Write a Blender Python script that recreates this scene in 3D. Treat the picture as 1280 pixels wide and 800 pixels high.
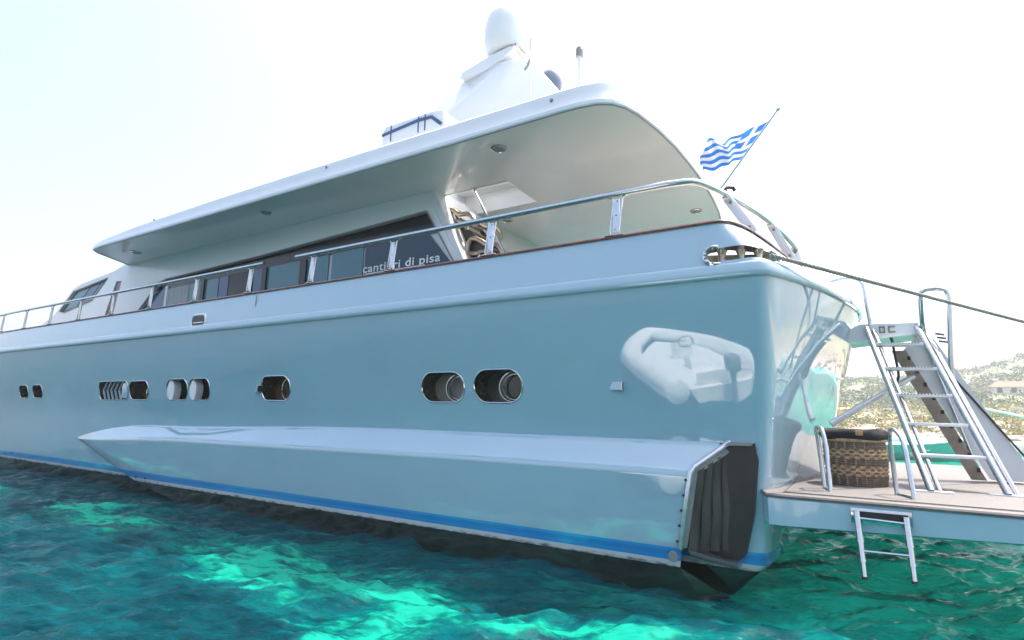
import bpy, bmesh, math, random
import numpy as np
from mathutils import Vector, Matrix, noise as mnoise
from mathutils.bvhtree import BVHTree
R = math.radians
random.seed(7); rng = np.random.default_rng(7)
scene = bpy.context.scene
COL = scene.collection
for o in list(bpy.data.objects): bpy.data.objects.remove(o)

# ------------------------------------------------------------------ camera, sky, sun, exposure
cam_d = bpy.data.cameras.new('camera'); cam = bpy.data.objects.new('camera', cam_d); COL.objects.link(cam)
cam_d.sensor_width = 36.0; cam_d.lens = 700/1280*36; cam_d.clip_end = 6000; cam_d.clip_start = 0.05
yaw, pitch, roll = R(31.8307), R(9.6188), R(1.23267)
F = Vector((-math.sin(yaw)*math.cos(pitch), math.cos(yaw)*math.cos(pitch), math.sin(pitch)))
Rt = Vector((math.cos(yaw), math.sin(yaw), 0)); U = Rt.cross(F)
R2 = Rt*math.cos(roll)+U*math.sin(roll); U2 = -Rt*math.sin(roll)+U*math.cos(roll)
m3 = Matrix((R2, U2, -F)).transposed()
cam.matrix_world = Matrix.Translation((0.72, -6.15, 1.4)) @ m3.to_4x4()
scene.camera = cam
scene.render.resolution_x = 1024; scene.render.resolution_y = 640

SUN_AZ, SUN_EL = R(38), R(66)            # azimuth from +Y towards +X
world = bpy.data.worlds.new('World'); scene.world = world; world.use_nodes = True
wn = world.node_tree.nodes; wl = world.node_tree.links
sky = wn.new('ShaderNodeTexSky'); sky.sky_type = 'NISHITA'; sky.sun_disc = False
sky.sun_elevation = SUN_EL; sky.sun_rotation = SUN_AZ
sky.air_density = 1.0; sky.dust_density = 6.0; sky.ozone_density = 1.0
bg = wn['Background']; bg.inputs['Strength'].default_value = 0.15
hs_ = wn.new('ShaderNodeHueSaturation'); hs_.inputs['Saturation'].default_value = 1.1; hs_.inputs['Value'].default_value = 1.05   # thin bright summer haze veil
wl.new(sky.outputs[0], hs_.inputs['Color']); wl.new(hs_.outputs[0], bg.inputs[0])
sun_d = bpy.data.lights.new('sun', 'SUN'); sun_d.energy = 2.8; sun_d.angle = R(0.55); sun_d.color = (1, .95, .87)
sun = bpy.data.objects.new('sun', sun_d); COL.objects.link(sun)
sdir = Vector((math.sin(SUN_AZ)*math.cos(SUN_EL), math.cos(SUN_AZ)*math.cos(SUN_EL), math.sin(SUN_EL)))
sun.rotation_euler = sdir.to_track_quat('Z', 'Y').to_euler()
vs = scene.view_settings
vs.view_transform = 'Standard'; vs.look = 'None'; vs.gamma = 1.0; vs.exposure = 1.58; vs.use_curve_mapping = False
scene.cycles.max_bounces = 10; scene.cycles.transparent_max_bounces = 12
scene.cycles.caustics_reflective = False; scene.cycles.caustics_refractive = False
WATER = -0.40

# ------------------------------------------------------------------ materials
def mat(name, color, rough=.4, metal=0, coat=0, spec=.5, var=0, vscale=6, bump=0, bscale=60, trans=0, coat_rough=.03, stretch=None):
    m = bpy.data.materials.new(name); m.use_nodes = True
    nt = m.node_tree; p = nt.nodes['Principled BSDF']
    p.inputs['Base Color'].default_value = (*color, 1); p.inputs['Roughness'].default_value = rough
    p.inputs['Metallic'].default_value = metal; p.inputs['Coat Weight'].default_value = coat
    p.inputs['Coat Roughness'].default_value = coat_rough
    p.inputs['Specular IOR Level'].default_value = spec
    p.inputs['Transmission Weight'].default_value = trans
    tc = nt.nodes.new('ShaderNodeTexCoord'); src = tc.outputs['Object']
    if stretch:
        mp = nt.nodes.new('ShaderNodeMapping'); mp.inputs['Scale'].default_value = stretch
        nt.links.new(src, mp.inputs[0]); src = mp.outputs[0]
    if var:
        n = nt.nodes.new('ShaderNodeTexNoise'); n.inputs['Scale'].default_value = vscale; n.inputs['Detail'].default_value = 5
        nt.links.new(src, n.inputs['Vector'])
        r = nt.nodes.new('ShaderNodeValToRGB'); r.color_ramp.elements[0].position = .3; r.color_ramp.elements[1].position = .72
        r.color_ramp.elements[0].color = (*[c*(1-var) for c in color], 1); r.color_ramp.elements[1].color = (*[min(1, c*(1+var*.6)) for c in color], 1)
        nt.links.new(n.outputs['Fac'], r.inputs[0]); nt.links.new(r.outputs[0], p.inputs['Base Color'])
        mr = nt.nodes.new('ShaderNodeMapRange'); mr.inputs['To Min'].default_value = rough*.8; mr.inputs['To Max'].default_value = min(1, rough*1.3)
        nt.links.new(n.outputs['Fac'], mr.inputs[0]); nt.links.new(mr.outputs[0], p.inputs['Roughness'])
    if bump:
        n2 = nt.nodes.new('ShaderNodeTexNoise'); n2.inputs['Scale'].default_value = bscale; n2.inputs['Detail'].default_value = 4
        nt.links.new(src, n2.inputs['Vector'])
        b = nt.nodes.new('ShaderNodeBump'); b.inputs['Strength'].default_value = bump; b.inputs['Distance'].default_value = .01
        nt.links.new(n2.outputs['Fac'], b.inputs['Height']); nt.links.new(b.outputs[0], p.inputs['Normal'])
    return m
M = {}
M['gel'] = mat('white_gelcoat', (.74, .75, .75), .22, coat=.4, var=.04, vscale=1.2)
M['underside'] = mat('white_headliner', (.82, .80, .78), .6, spec=.25, var=.03, vscale=1.5)
M['paint'] = mat('pale_blue_topside_paint', (.35, .485, .56), .12, coat=1, spec=.6, var=.03, vscale=.8, coat_rough=.01)
M['chrome'] = mat('polished_steel', (.56, .57, .58), .12, metal=1, var=.08, vscale=14)
M['brushed'] = mat('brushed_aluminium', (.66, .67, .68), .34, metal=1, var=.12, vscale=20)
M['teakcap'] = mat('varnished_cap', (.20, .06, .045), .2, coat=.6, var=.25, vscale=9)
M['teak'] = mat('teak_deck', (.40, .36, .32), .7, var=.2, vscale=5)
M['black'] = mat('black_rubber', (.012, .012, .013), .5, var=.3, vscale=8)
M['soot'] = mat('sooty_plate', (.016, .016, .014), .42, var=.5, vscale=3.5, bump=.2, bscale=30)
M['flap'] = mat('rubber_flap', (.055, .052, .042), .45, var=.5, vscale=7, stretch=(1, 1, .2))
M['anti'] = mat('antifouling', (.012, .014, .013), .6, var=.3, vscale=5)
M['glass'] = mat('tinted_window_glass', (.012, .048, .09), .04, spec=.4)
M['glassteal'] = mat('teal_reflection_glass', (.05, .19, .24), .04, spec=.5)  # teal and blue panes: reflected sea and sky painted into the glass colour
M['glassblue'] = mat('blue_reflection_glass', (.035, .10, .22), .04, spec=.5)
M['curtain'] = mat('pale_curtain', (.5, .5, .5), .7, var=.25, vscale=5, stretch=(9, 9, .4))
M['darkin'] = mat('dark_interior', (.014, .016, .018), .35, var=.3)
M['header'] = mat('black_window_band', (.006, .009, .010), .12, spec=.4)
M['maroon'] = mat('maroon_door_wood', (.16, .035, .035), .3, coat=.4, var=.3, vscale=4)
M['bronze'] = mat('bronzed_metal', (.5, .40, .31), .3, metal=.85, var=.2, vscale=10)
M['port'] = mat('porthole_sleeve', (.13, .115, .095), .25, metal=.8, var=.3, vscale=9)
M['portglass'] = mat('porthole_glass', (.035, .045, .036), .05, spec=.8)
M['portbrown'] = mat('porthole_brown_blind', (.11, .06, .035), .3, var=.25, vscale=12)
M['portblind'] = mat('porthole_slatted_blind', (.25, .24, .21), .4, var=.3, vscale=30, stretch=(6, 6, .3))
M['grey'] = mat('grey_plastic', (.22, .23, .23), .4, var=.15)
M['navy'] = mat('navy_strap', (.03, .08, .2), .5, var=.2)
M['domegrey'] = mat('blue_grey_dome', (.09, .13, .19), .3, coat=.4, var=.06)
M['red'] = mat('red_canvas', (.55, .03, .05), .6, var=.2)
M['ropem'] = mat('grey_polyester_rope', (.34, .31, .27), .8, var=.35, vscale=60)
M['flagblue'] = mat('flag_blue', (.05, .22, .62), .75, var=.12, vscale=9)
M['flagwhite'] = mat('flag_white', (.8, .82, .84), .75, var=.04, vscale=9)
M['deckgrey'] = mat('shaded_weathered_planks', (.145, .135, .13), .62, var=.25, vscale=7, bump=.3, bscale=50, stretch=(.6, 8, 1))  # weathered grey, darkened further: the boat's shade put into the colour
M['caulk'] = mat('deck_caulk', (.03, .028, .028), .7, var=.2)
M['tanside'] = mat('tan_grip', (.30, .24, .18), .5, var=.25, vscale=8)
M['text'] = mat('white_lettering', (.92, .94, .95), .35)
M['weave_d'] = mat('dark_seagrass', (.20, .145, .10), .75, var=.5, vscale=26, bump=.6, bscale=90)
M['weave_l'] = mat('light_seagrass', (.52, .36, .20), .7, var=.4, vscale=26, bump=.6, bscale=90)
M['towel'] = mat('black_towel', (.012, .013, .016), .95, var=.4, vscale=30, bump=.8, bscale=160)
M['leather'] = mat('tan_tag', (.42, .25, .10), .6)
M['greenboat'] = mat('turquoise_hull', (.05, .40, .34), .35, var=.12)
M['hyp'] = mat('white_hypalon', (.78, .79, .79), .5, var=.06, vscale=3)
M['hypgrey'] = mat('grey_hypalon', (.25, .26, .28), .55, var=.1)
M['wallw'] = mat('white_render', (.7, .68, .64), .8, var=.12, vscale=.6)
M['tile'] = mat('terracotta_roof', (.33, .13, .09), .8, var=.3, vscale=.8)
M['stone'] = mat('pale_rock', (.40, .33, .26), .9, var=.35, vscale=.35, bump=.8, bscale=1.5)
for k in ('flagblue', 'flagwhite'):       # thin cloth lets the sun through
    nt = M[k].node_tree; p = nt.nodes['Principled BSDF']; out = nt.nodes['Material Output']
    t = nt.nodes.new('ShaderNodeBsdfTranslucent'); t.inputs[0].default_value = p.inputs['Base Color'].default_value
    mx = nt.nodes.new('ShaderNodeMixShader'); mx.inputs[0].default_value = .5
    nt.links.new(p.outputs[0], mx.inputs[1]); nt.links.new(t.outputs[0], mx.inputs[2]); nt.links.new(mx.outputs[0], out.inputs[0])

def hull_material():
    m = bpy.data.materials.new('hull_paint'); m.use_nodes = True; nt = m.node_tree; p = nt.nodes['Principled BSDF']
    tc = nt.nodes.new('ShaderNodeTexCoord'); sx = nt.nodes.new('ShaderNodeSeparateXYZ'); nt.links.new(tc.outputs['Object'], sx.inputs[0])
    nz = nt.nodes.new('ShaderNodeTexNoise'); nz.inputs['Scale'].default_value = .8; nz.inputs['Detail'].default_value = 4
    nt.links.new(tc.outputs['Object'], nz.inputs['Vector'])
    mp = nt.nodes.new('ShaderNodeMapRange'); mp.inputs['From Min'].default_value = -.4; mp.inputs['From Max'].default_value = 3.6
    nt.links.new(sx.outputs[2], mp.inputs[0])
    r = nt.nodes.new('ShaderNodeValToRGB'); r.color_ramp.interpolation = 'CONSTANT'
    def pos(z): return (z+.4)/4
    el = r.color_ramp.elements
    el[0].position = 0; el[0].color = (.012, .014, .013, 1)
    el[1].position = pos(-.125); el[1].color = (.50, .55, .54, 1)
    for z, c in ((-.07, (.02, .24, .55)), (-.022, (.03, .33, .62)), (-.014, (.015, .2, .5)), (.035, (.02, .27, .57)), (.055, (.315, .47, .54))):
        e = el.new(pos(z)); e.color = (*c, 1)
    nt.links.new(mp.outputs[0], r.inputs[0])
    mx = nt.nodes.new('ShaderNodeMix'); mx.data_type = 'RGBA'; mx.blend_type = 'MULTIPLY'; mx.inputs[0].default_value = .12
    nt.links.new(r.outputs[0], mx.inputs[6]); nt.links.new(nz.outputs['Fac'], mx.inputs[7])
    # weed and scum creeping over the lower edge of the white boot line
    wm = nt.nodes.new('ShaderNodeMapping'); wm.inputs['Scale'].default_value = (5, 5, 16); nt.links.new(tc.outputs['Object'], wm.inputs[0])
    wz = nt.nodes.new('ShaderNodeTexNoise'); wz.inputs['Scale'].default_value = 1.6; wz.inputs['Detail'].default_value = 6; nt.links.new(wm.outputs[0], wz.inputs['Vector'])
    wa = nt.nodes.new('ShaderNodeMath'); wa.operation = 'MULTIPLY_ADD'; wa.inputs[1].default_value = -.14; nt.links.new(wz.outputs['Fac'], wa.inputs[0]); nt.links.new(sx.outputs[2], wa.inputs[2])
    wr = nt.nodes.new('ShaderNodeMapRange'); wr.inputs['From Min'].default_value = -.200; wr.inputs['From Max'].default_value = -.165; wr.inputs['To Min'].default_value = .85; wr.inputs['To Max'].default_value = 0; nt.links.new(wa.outputs[0], wr.inputs[0])
    mw_ = nt.nodes.new('ShaderNodeMix'); mw_.data_type = 'RGBA'; mw_.inputs[7].default_value = (.012, .017, .011, 1); nt.links.new(wr.outputs[0], mw_.inputs[0]); nt.links.new(mx.outputs[2], mw_.inputs[6])
    nt.links.new(mw_.outputs[2], p.inputs['Base Color'])
    p.inputs['Roughness'].default_value = .08; p.inputs['Coat Weight'].default_value = 1; p.inputs['Coat Roughness'].default_value = .006
    p.inputs['Coat IOR'].default_value = 2.0; p.inputs['Specular IOR Level'].default_value = .2
    # very slight long-wave fairing unevenness
    n2 = nt.nodes.new('ShaderNodeTexNoise'); n2.inputs['Scale'].default_value = .7; n2.inputs['Detail'].default_value = 1
    nt.links.new(tc.outputs['Object'], n2.inputs['Vector'])
    b = nt.nodes.new('ShaderNodeBump'); b.inputs['Strength'].default_value = .10; b.inputs['Distance'].default_value = .03
    nt.links.new(n2.outputs['Fac'], b.inputs['Height']); nt.links.new(b.outputs[0], p.inputs['Normal']); nt.links.new(b.outputs[0], p.inputs['Coat Normal'])
    return m
M['hull'] = hull_material()

# ------------------------------------------------------------------ helpers
def tag(o, label=None, cat=None, group=None, kind=None):
    if label: o['label'] = label
    if cat: o['category'] = cat
    if group: o['group'] = group
    if kind: o['kind'] = kind
    return o
def empty(name, loc=(0, 0, 0)):
    o = bpy.data.objects.new(name, None); COL.objects.link(o); o.location = loc; o.empty_display_size = .2
    return o
class MB:
    def __init__(s): s.bm = bmesh.new(); s.mats = []
    def mi(s, k):
        if k is None: return 0
        if k not in s.mats: s.mats.append(k)
        return s.mats.index(k)
    def faces(s, verts, faces, mk=None, smooth=False):
        vs_ = [s.bm.verts.new(v) for v in verts]; i = s.mi(mk)
        for f in faces:
            try: fc = s.bm.faces.new([vs_[k] for k in f])
            except ValueError: continue
            fc.material_index = i; fc.smooth = smooth
        return s
    def box(s, c, d, mk=None, rot=None, bev=0):
        t = bmesh.new(); bmesh.ops.create_cube(t, size=1)
        for v in t.verts: v.co = Vector((v.co.x*d[0], v.co.y*d[1], v.co.z*d[2]))
        if bev: bmesh.ops.bevel(t, geom=list(t.edges), offset=bev, segments=2, affect='EDGES', profile=.5)
        rm = rot if rot is not None else Matrix.Identity(3)
        for v in t.verts: v.co = rm @ v.co + Vector(c)
        return s.merge(t, mk)
    def merge(s, t, mk=None, smooth=None):
        i = s.mi(mk); t.verts.index_update(); vs_ = [s.bm.verts.new(v.co) for v in t.verts]
        for f in t.faces:
            try: fc = s.bm.faces.new([vs_[v.index] for v in f.verts])
            except ValueError: continue
            fc.material_index = i; fc.smooth = f.smooth if smooth is None else smooth
        t.free(); return s
    def tube(s, pts, r, mk=None, n=10, closed=False, flat=None):
        pts = [Vector(p) for p in pts]; N = len(pts); rs = r if isinstance(r, (list, tuple)) else [r]*N
        rings = []; prev = None
        for k in range(N):
            a = pts[(k-1) % N] if (k > 0 or closed) else pts[k]; b = pts[(k+1) % N] if (k < N-1 or closed) else pts[k]
            t = (b-a).normalized()
            if prev is None: up = Vector((0, 0, 1)) if abs(t.z) < .9 else Vector((1, 0, 0))
            else: up = prev
            x = (up - t*up.dot(t)).normalized(); y = t.cross(x); prev = x
            rings.append([pts[k] + x*(math.cos(2*math.pi*j/n)*rs[k]) + y*(math.sin(2*math.pi*j/n)*rs[k]*(flat or 1)) for j in range(n)])
        V = [v for rg in rings for v in rg]; Fc = []
        for k in range(N if closed else N-1):
            for j in range(n):
                a = k*n+j; b = k*n+(j+1) % n; c = ((k+1) % N)*n+(j+1) % n; d = ((k+1) % N)*n+j
                Fc.append((a, b, c, d))
        i = s.mi(mk); vs_ = [s.bm.verts.new(v) for v in V]
        for f in Fc:
            fc = s.bm.faces.new([vs_[q] for q in f]); fc.smooth = True; fc.material_index = i
        if not closed:
            for f in (list(range(n))[::-1], [(N-1)*n+j for j in range(n)]):
                fc = s.bm.faces.new([vs_[q] for q in f]); fc.material_index = i
        return s
    def prism(s, poly, a, b, axis, mk=None):
        # poly: 2D points in the two other axes, extruded between a and b along axis
        def P(u, v, w): return {0: (w, u, v), 1: (u, w, v), 2: (u, v, w)}[axis]
        n = len(poly); V = [P(*q, a) for q in poly]+[P(*q, b) for q in poly]
        Fc = [list(range(n))[::-1], list(range(n, 2*n))]+[(k, (k+1) % n, (k+1) % n+n, k+n) for k in range(n)]
        return s.faces(V, Fc, mk)
    def lathe(s, prof, c, mk=None, n=28, axis=Vector((0, 0, 1))):
        q = Vector((0, 0, 1)).rotation_difference(axis); V = []; Fc = []
        for r_, z in prof:
            for j in range(n): V.append(Vector(c)+q @ Vector((r_*math.cos(2*math.pi*j/n), r_*math.sin(2*math.pi*j/n), z)))
        for k in range(len(prof)-1):
            for j in range(n): Fc.append((k*n+j, k*n+(j+1) % n, (k+1)*n+(j+1) % n, (k+1)*n+j))
        i = s.mi(mk); vs_ = [s.bm.verts.new(v) for v in V]
        for f in Fc:
            fc = s.bm.faces.new([vs_[q_] for q_ in f]); fc.smooth = True; fc.material_index = i
        return s
    def build(s, name, mk, parent=None, sharp=35, bevel=0, fixn=True):
        if mk not in s.mats and not s.mats: s.mats = [mk]
        if fixn: bmesh.ops.recalc_face_normals(s.bm, faces=s.bm.faces)
        me = bpy.data.meshes.new(name); s.bm.to_mesh(me); s.bm.free()
        for k in s.mats: me.materials.append(M[k])
        return link(name, me, parent, sharp)
def sharpen(me, deg=35):
    bm = bmesh.new(); bm.from_mesh(me)
    for f in bm.faces: f.smooth = True
    for e in bm.edges:
        e.smooth = not (len(e.link_faces) == 2 and e.calc_face_angle(0) > R(deg)) and len(e.link_faces) == 2
    bm.to_mesh(me); bm.free()
def link(name, me, parent=None, sharp=35):
    if sharp: sharpen(me, sharp)
    o = bpy.data.objects.new(name, me); COL.objects.link(o)
    if parent is not None:
        o.parent = parent; w = Vector((0, 0, 0)); q = parent
        while q is not None: w += q.location; q = q.parent
        o.location = -w     # geometry is written in world coordinates
    return o
def boolean(me, cutter_me, op='DIFFERENCE'):
    a = bpy.data.objects.new('tmp_a', me); b = bpy.data.objects.new('tmp_b', cutter_me)
    COL.objects.link(a); COL.objects.link(b)
    md = a.modifiers.new('b', 'BOOLEAN'); md.object = b; md.operation = op; md.solver = 'EXACT'; md.material_mode = 'TRANSFER'
    dg = bpy.context.evaluated_depsgraph_get(); dg.update()
    res = bpy.data.meshes.new_from_object(a.evaluated_get(dg), preserve_all_data_layers=True, depsgraph=dg)
    bpy.data.objects.remove(a); bpy.data.objects.remove(b)
    return res
def mesh_of(mb, keys):
    bmesh.ops.recalc_face_normals(mb.bm, faces=mb.bm.faces)
    me = bpy.data.meshes.new('tmp'); mb.bm.to_mesh(me); mb.bm.free()
    for k in keys: me.materials.append(M[k])
    return me
def capsule(cx, cz, w, h, r=None, n=10):
    r = min(w, h)/2 if r is None else r
    out = []
    for sx, sz, a0 in ((1, 1, 0), (-1, 1, 90), (-1, -1, 180), (1, -1, 270)):
        for k in range(n+1):
            a = R(a0+90*k/n); out.append((cx+sx*(w/2-r)+r*math.cos(a), cz+sz*(h/2-r)+r*math.sin(a)))
    return out
def lerp_tab(tab, x):
    if x <= tab[0][0]: return tab[0][1]
    for (a, b), (c, d) in zip(tab, tab[1:]):
        if x <= c: return b+(d-b)*(x-a)/(c-a)
    return tab[-1][1]
def smooth01(t): t = max(0, min(1, t)); return t*t*(3-2*t)
def catmull(pts, n=8, closed=False):
    pts = [Vector(p) for p in pts]; out = []; N = len(pts)
    for k in range(N if closed else N-1):
        p0 = pts[(k-1) % N] if (closed or k > 0) else pts[0]; p1 = pts[k]; p2 = pts[(k+1) % N]; p3 = pts[(k+2) % N] if (closed or k < N-2) else pts[-1]
        for j in range(n):
            t = j/n
            out.append(.5*((2*p1)+(p2-p0)*t+(2*p0-5*p1+4*p2-p3)*t*t+(3*p1-p0-3*p2+p3)*t**3))
    if not closed: out.append(pts[-1])
    return out
def split_pieces(o):
    """each loose piece of a mesh becomes a part of its own"""
    bm = bmesh.new(); bm.from_mesh(o.data); bm.verts.ensure_lookup_table(); seen = set(); comps = []
    for v in bm.verts:
        if v.index in seen: continue
        stack = [v]; comp = []; seen.add(v.index)
        while stack:
            w = stack.pop(); comp.append(w.index)
            for e in w.link_edges:
                q = e.other_vert(w)
                if q.index not in seen: seen.add(q.index); stack.append(q)
        comps.append(set(comp))
    bm.free(); src = o.data; par = o.parent; loc = o.location.copy(); base = o.name.split('.')[0]
    for k, comp in enumerate(comps):
        b = bmesh.new(); b.from_mesh(src); b.verts.ensure_lookup_table()
        bmesh.ops.delete(b, geom=[v for v in b.verts if v.index not in comp], context='VERTS')
        me = bpy.data.meshes.new(base); b.to_mesh(me); b.free()
        for m_ in src.materials: me.materials.append(m_)
        if k == 0: o.data = me
        else:
            n = bpy.data.objects.new(base, me); COL.objects.link(n); n.parent = par; n.location = loc
CY = 3.2   # centre line of the yacht

# ------------------------------------------------------------------ hull form
STERN = [(-.20, .0), (-.13, .003), (-.075, .018), (-.03, .05), (.01, .10), (.05, .17), (.095, .27), (.175, .45), (.285, .73), (.425, 1.15), (.56, 1.66), (.67, 2.15), (.75, 2.6), (.79, 2.95), (.80, 3.2)]
STERN = [(v.x, v.y) for v in catmull([(x, y, 0) for x, y in STERN], 4)]
SIDE_X = [-20, -19, -18, -17, -16, -15.2, -14.4, -13.6, -12.8, -12, -11, -10, -9, -8, -7, -6, -5, -4, -3, -2, -1.2, -.6]
BOW_T = [1, .985, .95, .9, .84, .77, .69, .6, .5, .4, .3, .2, .1]
def flare(z, x):
    t = smooth01((x+15.5)/5)                      # 1 aft, 0 forward
    fwd = max(0, 2.9-max(z, 1.3))*.19
    zz = max(z, 1.12); aft = max(0, 2.9-zz)*.17
    f = fwd*(1-t)+aft*t
    if z < -.13: f += min(.35, -.13-z)*.35+max(0, -.48-z)*2.8
    return f
def outline(z, dz=0, inset=0, bow_l=None):
    """closed plan outline at height z: port bow -> stern -> starboard"""
    L = 9.5+1.1*z if bow_l is None else bow_l
    pts = []
    for t in BOW_T:
        f = flare(z, -20)
        b = (CY-f-inset)*(1-t**2.3); pts.append((-20-L*t, CY-b))
    xc = -.20-((2.95-z)/2.25*.12 if z < 2.95 else 0)-max(0, -.05-z)*.9
    for k_, x in enumerate(SIDE_X): x = min(x, xc-.03*(len(SIDE_X)-k_)); pts.append((x, flare(z, x)+inset))
    f = flare(z, 0)+inset
    for x, y in STERN:
        q = (CY-y)/CY
        rk = ((2.95-z)/2.25*(.12+.48*(1-q*q)) if z < 2.95 else 0)+max(0, -.05-z)*.9
        pts.append((x-rk-inset*.9, CY-(CY-f)*q))
    left = pts[:-1]
    return left+[pts[-1]]+[(x, 2*CY-y) for x, y in left[1:][::-1]]
def loft(levels, closed_top=True, closed_bot=True):
    """levels: list of (outline, z)"""
    mb = MB(); rings = []
    for ol, z in levels: rings.append([mb.bm.verts.new((x, y, z if not callable(z) else z(x, y))) for x, y in ol])
    n = len(rings[0])
    for a, b in zip(rings, rings[1:]):
        for k in range(n):
            q = (k+1) % n
            try: mb.bm.faces.new((a[k], a[q], b[q], b[k])).smooth = True
            except ValueError: pass
    if closed_bot: mb.bm.faces.new(rings[0][::-1])
    if closed_top: mb.bm.faces.new(rings[-1])
    return mb
yacht = tag(empty('motor_yacht', (-9, 3.2, WATER)), 'long pale blue motor yacht with white superstructure and blue waterline stripe', 'yacht')
zs = [-1.2, -.9, -.6, -.48, -.3, -.13, -.05, .1, .3, .7, 1.12, 1.4, 1.8, 2.2, 2.6, 2.95]
hull_me = mesh_of(loft([(outline(z), z) for z in zs]), ['hull', 'port'])
# port openings cut into the topside
PORTS = [(-19.5, 1.76, .60, .34, .13), (-18.55, 1.76, .62, .34, .13), (-14.2, 1.765, 1.40, .42, .12), (-13.0, 1.765, .85, .40, .16),
         (-11.4, 1.775, .78, .42, .16), (-10.57, 1.775, .72, .42, .16), (-8.15, 1.78, .80, .42, .18), (-4.36, 1.77, .76, .41, .20), (-3.42, 1.78, .76, .43, .21)]
cut = MB()
for cx, cz, w, h, r in PORTS: cut.prism(capsule(cx, cz, w, h, r), -.3, .62, 1)
cme = mesh_of(cut, ['port'])
hull_me = boolean(hull_me, cme)
hull = link('hull', hull_me, yacht, 32)

def hull_y(x, z): return flare(z, x)
def rim_on_hull(mb, cx, cz, w, h, r, rad=.016, off=0, mk=None):
    pts = [(px, hull_y(px, pz)+off, pz) for px, pz in capsule(cx, cz, w+.012, h+.012, r+.006, 8)]
    # flat closed strip made as tube
    mb.tube(pts, rad, mk, 8, closed=True)
for k, (cx, cz, w, h, r) in enumerate(PORTS):
    yb = hull_y(cx, cz)
    g = MB(); g.prism(capsule(cx, cz, w-.004, h-.004, r-.002), yb+.30, yb+.33, 1)
    gm = {2: 'darkin', 3: 'portbrown', 6: 'portbrown', 7: 'portblind', 4: 'darkin', 5: 'darkin'}.get(k, 'portglass')
    po = g.build('porthole', gm, yacht)
    e = MB(); rim_on_hull(e, cx, cz, w, h, r, .012 if k > 5 else .010); e.build('rim', 'chrome', po)
    if k in (3, 6, 7, 8):       # inner round hinged port seen through the oval sleeve
        e = MB(); rr = h*.5
        for q, rad, yy in ((rr, .014, .2), (rr*.86, .010, .24)):
            e.tube([(cx+w*.16+q*1.0*math.cos(a), yb+yy, cz+q*.94*math.sin(a)) for a in np.linspace(0, 2*math.pi, 33)[:-1]], rad, None, 6, closed=True)
        e.build('inner_ring', 'chrome', po)
    if k in (4, 5):             # half-moon white wind scoop
        e = MB(); n = 12; V = []; Fc = []
        for i in range(n+1):
            pz = cz-h/2+h*i/n
            t = (i/n-.5)*2
            x0 = cx-w/2+.02+(.16*(1-math.sqrt(max(0, 1-min(1, abs(t))**2.6))) if abs(t) > .3 else 0)
            x1 = cx-.15-.10*t*t*(1 if t > 0 else .4)
            ins = .03 + .0*t
            V += [(x0, yb-.012, pz), ((x0+x1)/2, yb-.03, pz), (x1, yb+.02, pz), (x1-.005, yb+.17, pz)]
        for i in range(n):
            for j in range(3):
                a = i*4+j; Fc.append((a, a+1, a+5, a+4))
        e.faces(V, Fc, None, True); e.build('wind_scoop', 'gel', po, fixn=False)
    if k == 2:                  # chevron louvres
        e = MB()
        for i in range(5):
            x = cx-w/2+.16+i*.19
            for sg in (1, -1):
                V = []
                for (dx, dz) in ((.0, 0), (.14, sg*(h/2-.01))):
                    V += [(x+dx, yb+.005, cz+dz), (x+dx+.02, yb+.005, cz+dz), (x+dx+.02, yb+.04, cz+dz), (x+dx, yb+.04, cz+dz)]
                e.faces(V, [(0, 1, 5, 4), (1, 2, 6, 5), (2, 3, 7, 6), (3, 0, 4, 7)])
        e.build('louvre', 'paint', po)
        e = MB(); e.box((cx+.52, yb+.03, cz), (.28, .05, h-.06), None, bev=.02); e.build('louvre_end_panel', 'paint', po)
# small vent cowl and exhaust clip on the topside
e = MB(); y = hull_y(-8.63, 1.77)
e.faces([(-8.74, y, 1.69), (-8.74, y, 1.85), (-8.52, y-.10, 1.82), (-8.52, y-.10, 1.72), (-8.52, y, 1.84), (-8.52, y, 1.70)], [(0, 1, 2, 3), (1, 4, 2), (0, 3, 5), (0, 5, 4, 1)])
vo = e.build('vent_cowl', 'paint', yacht)
e = MB(); e.box((-8.517, y-.045, 1.77), (.008, .075, .10)); e.build('vent_mouth', 'black', vo)
y = hull_y(-1.72, 1.76)
e = MB(); e.faces([(-1.82, y, 1.72), (-1.81, y, 1.815), (-1.65, y-.06, 1.81), (-1.66, y-.06, 1.715), (-1.65, y, 1.81), (-1.66, y, 1.715)], [(0, 1, 2, 3), (1, 4, 2), (0, 3, 5), (2, 4, 5, 3), (0, 5, 4, 1)])
vo = e.build('drain_cowl', 'paint', yacht)
e = MB(); e.box((-1.652, y-.03, 1.762), (.012, .062, .10)); e.build('drain_plate', 'brushed', vo)

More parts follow.
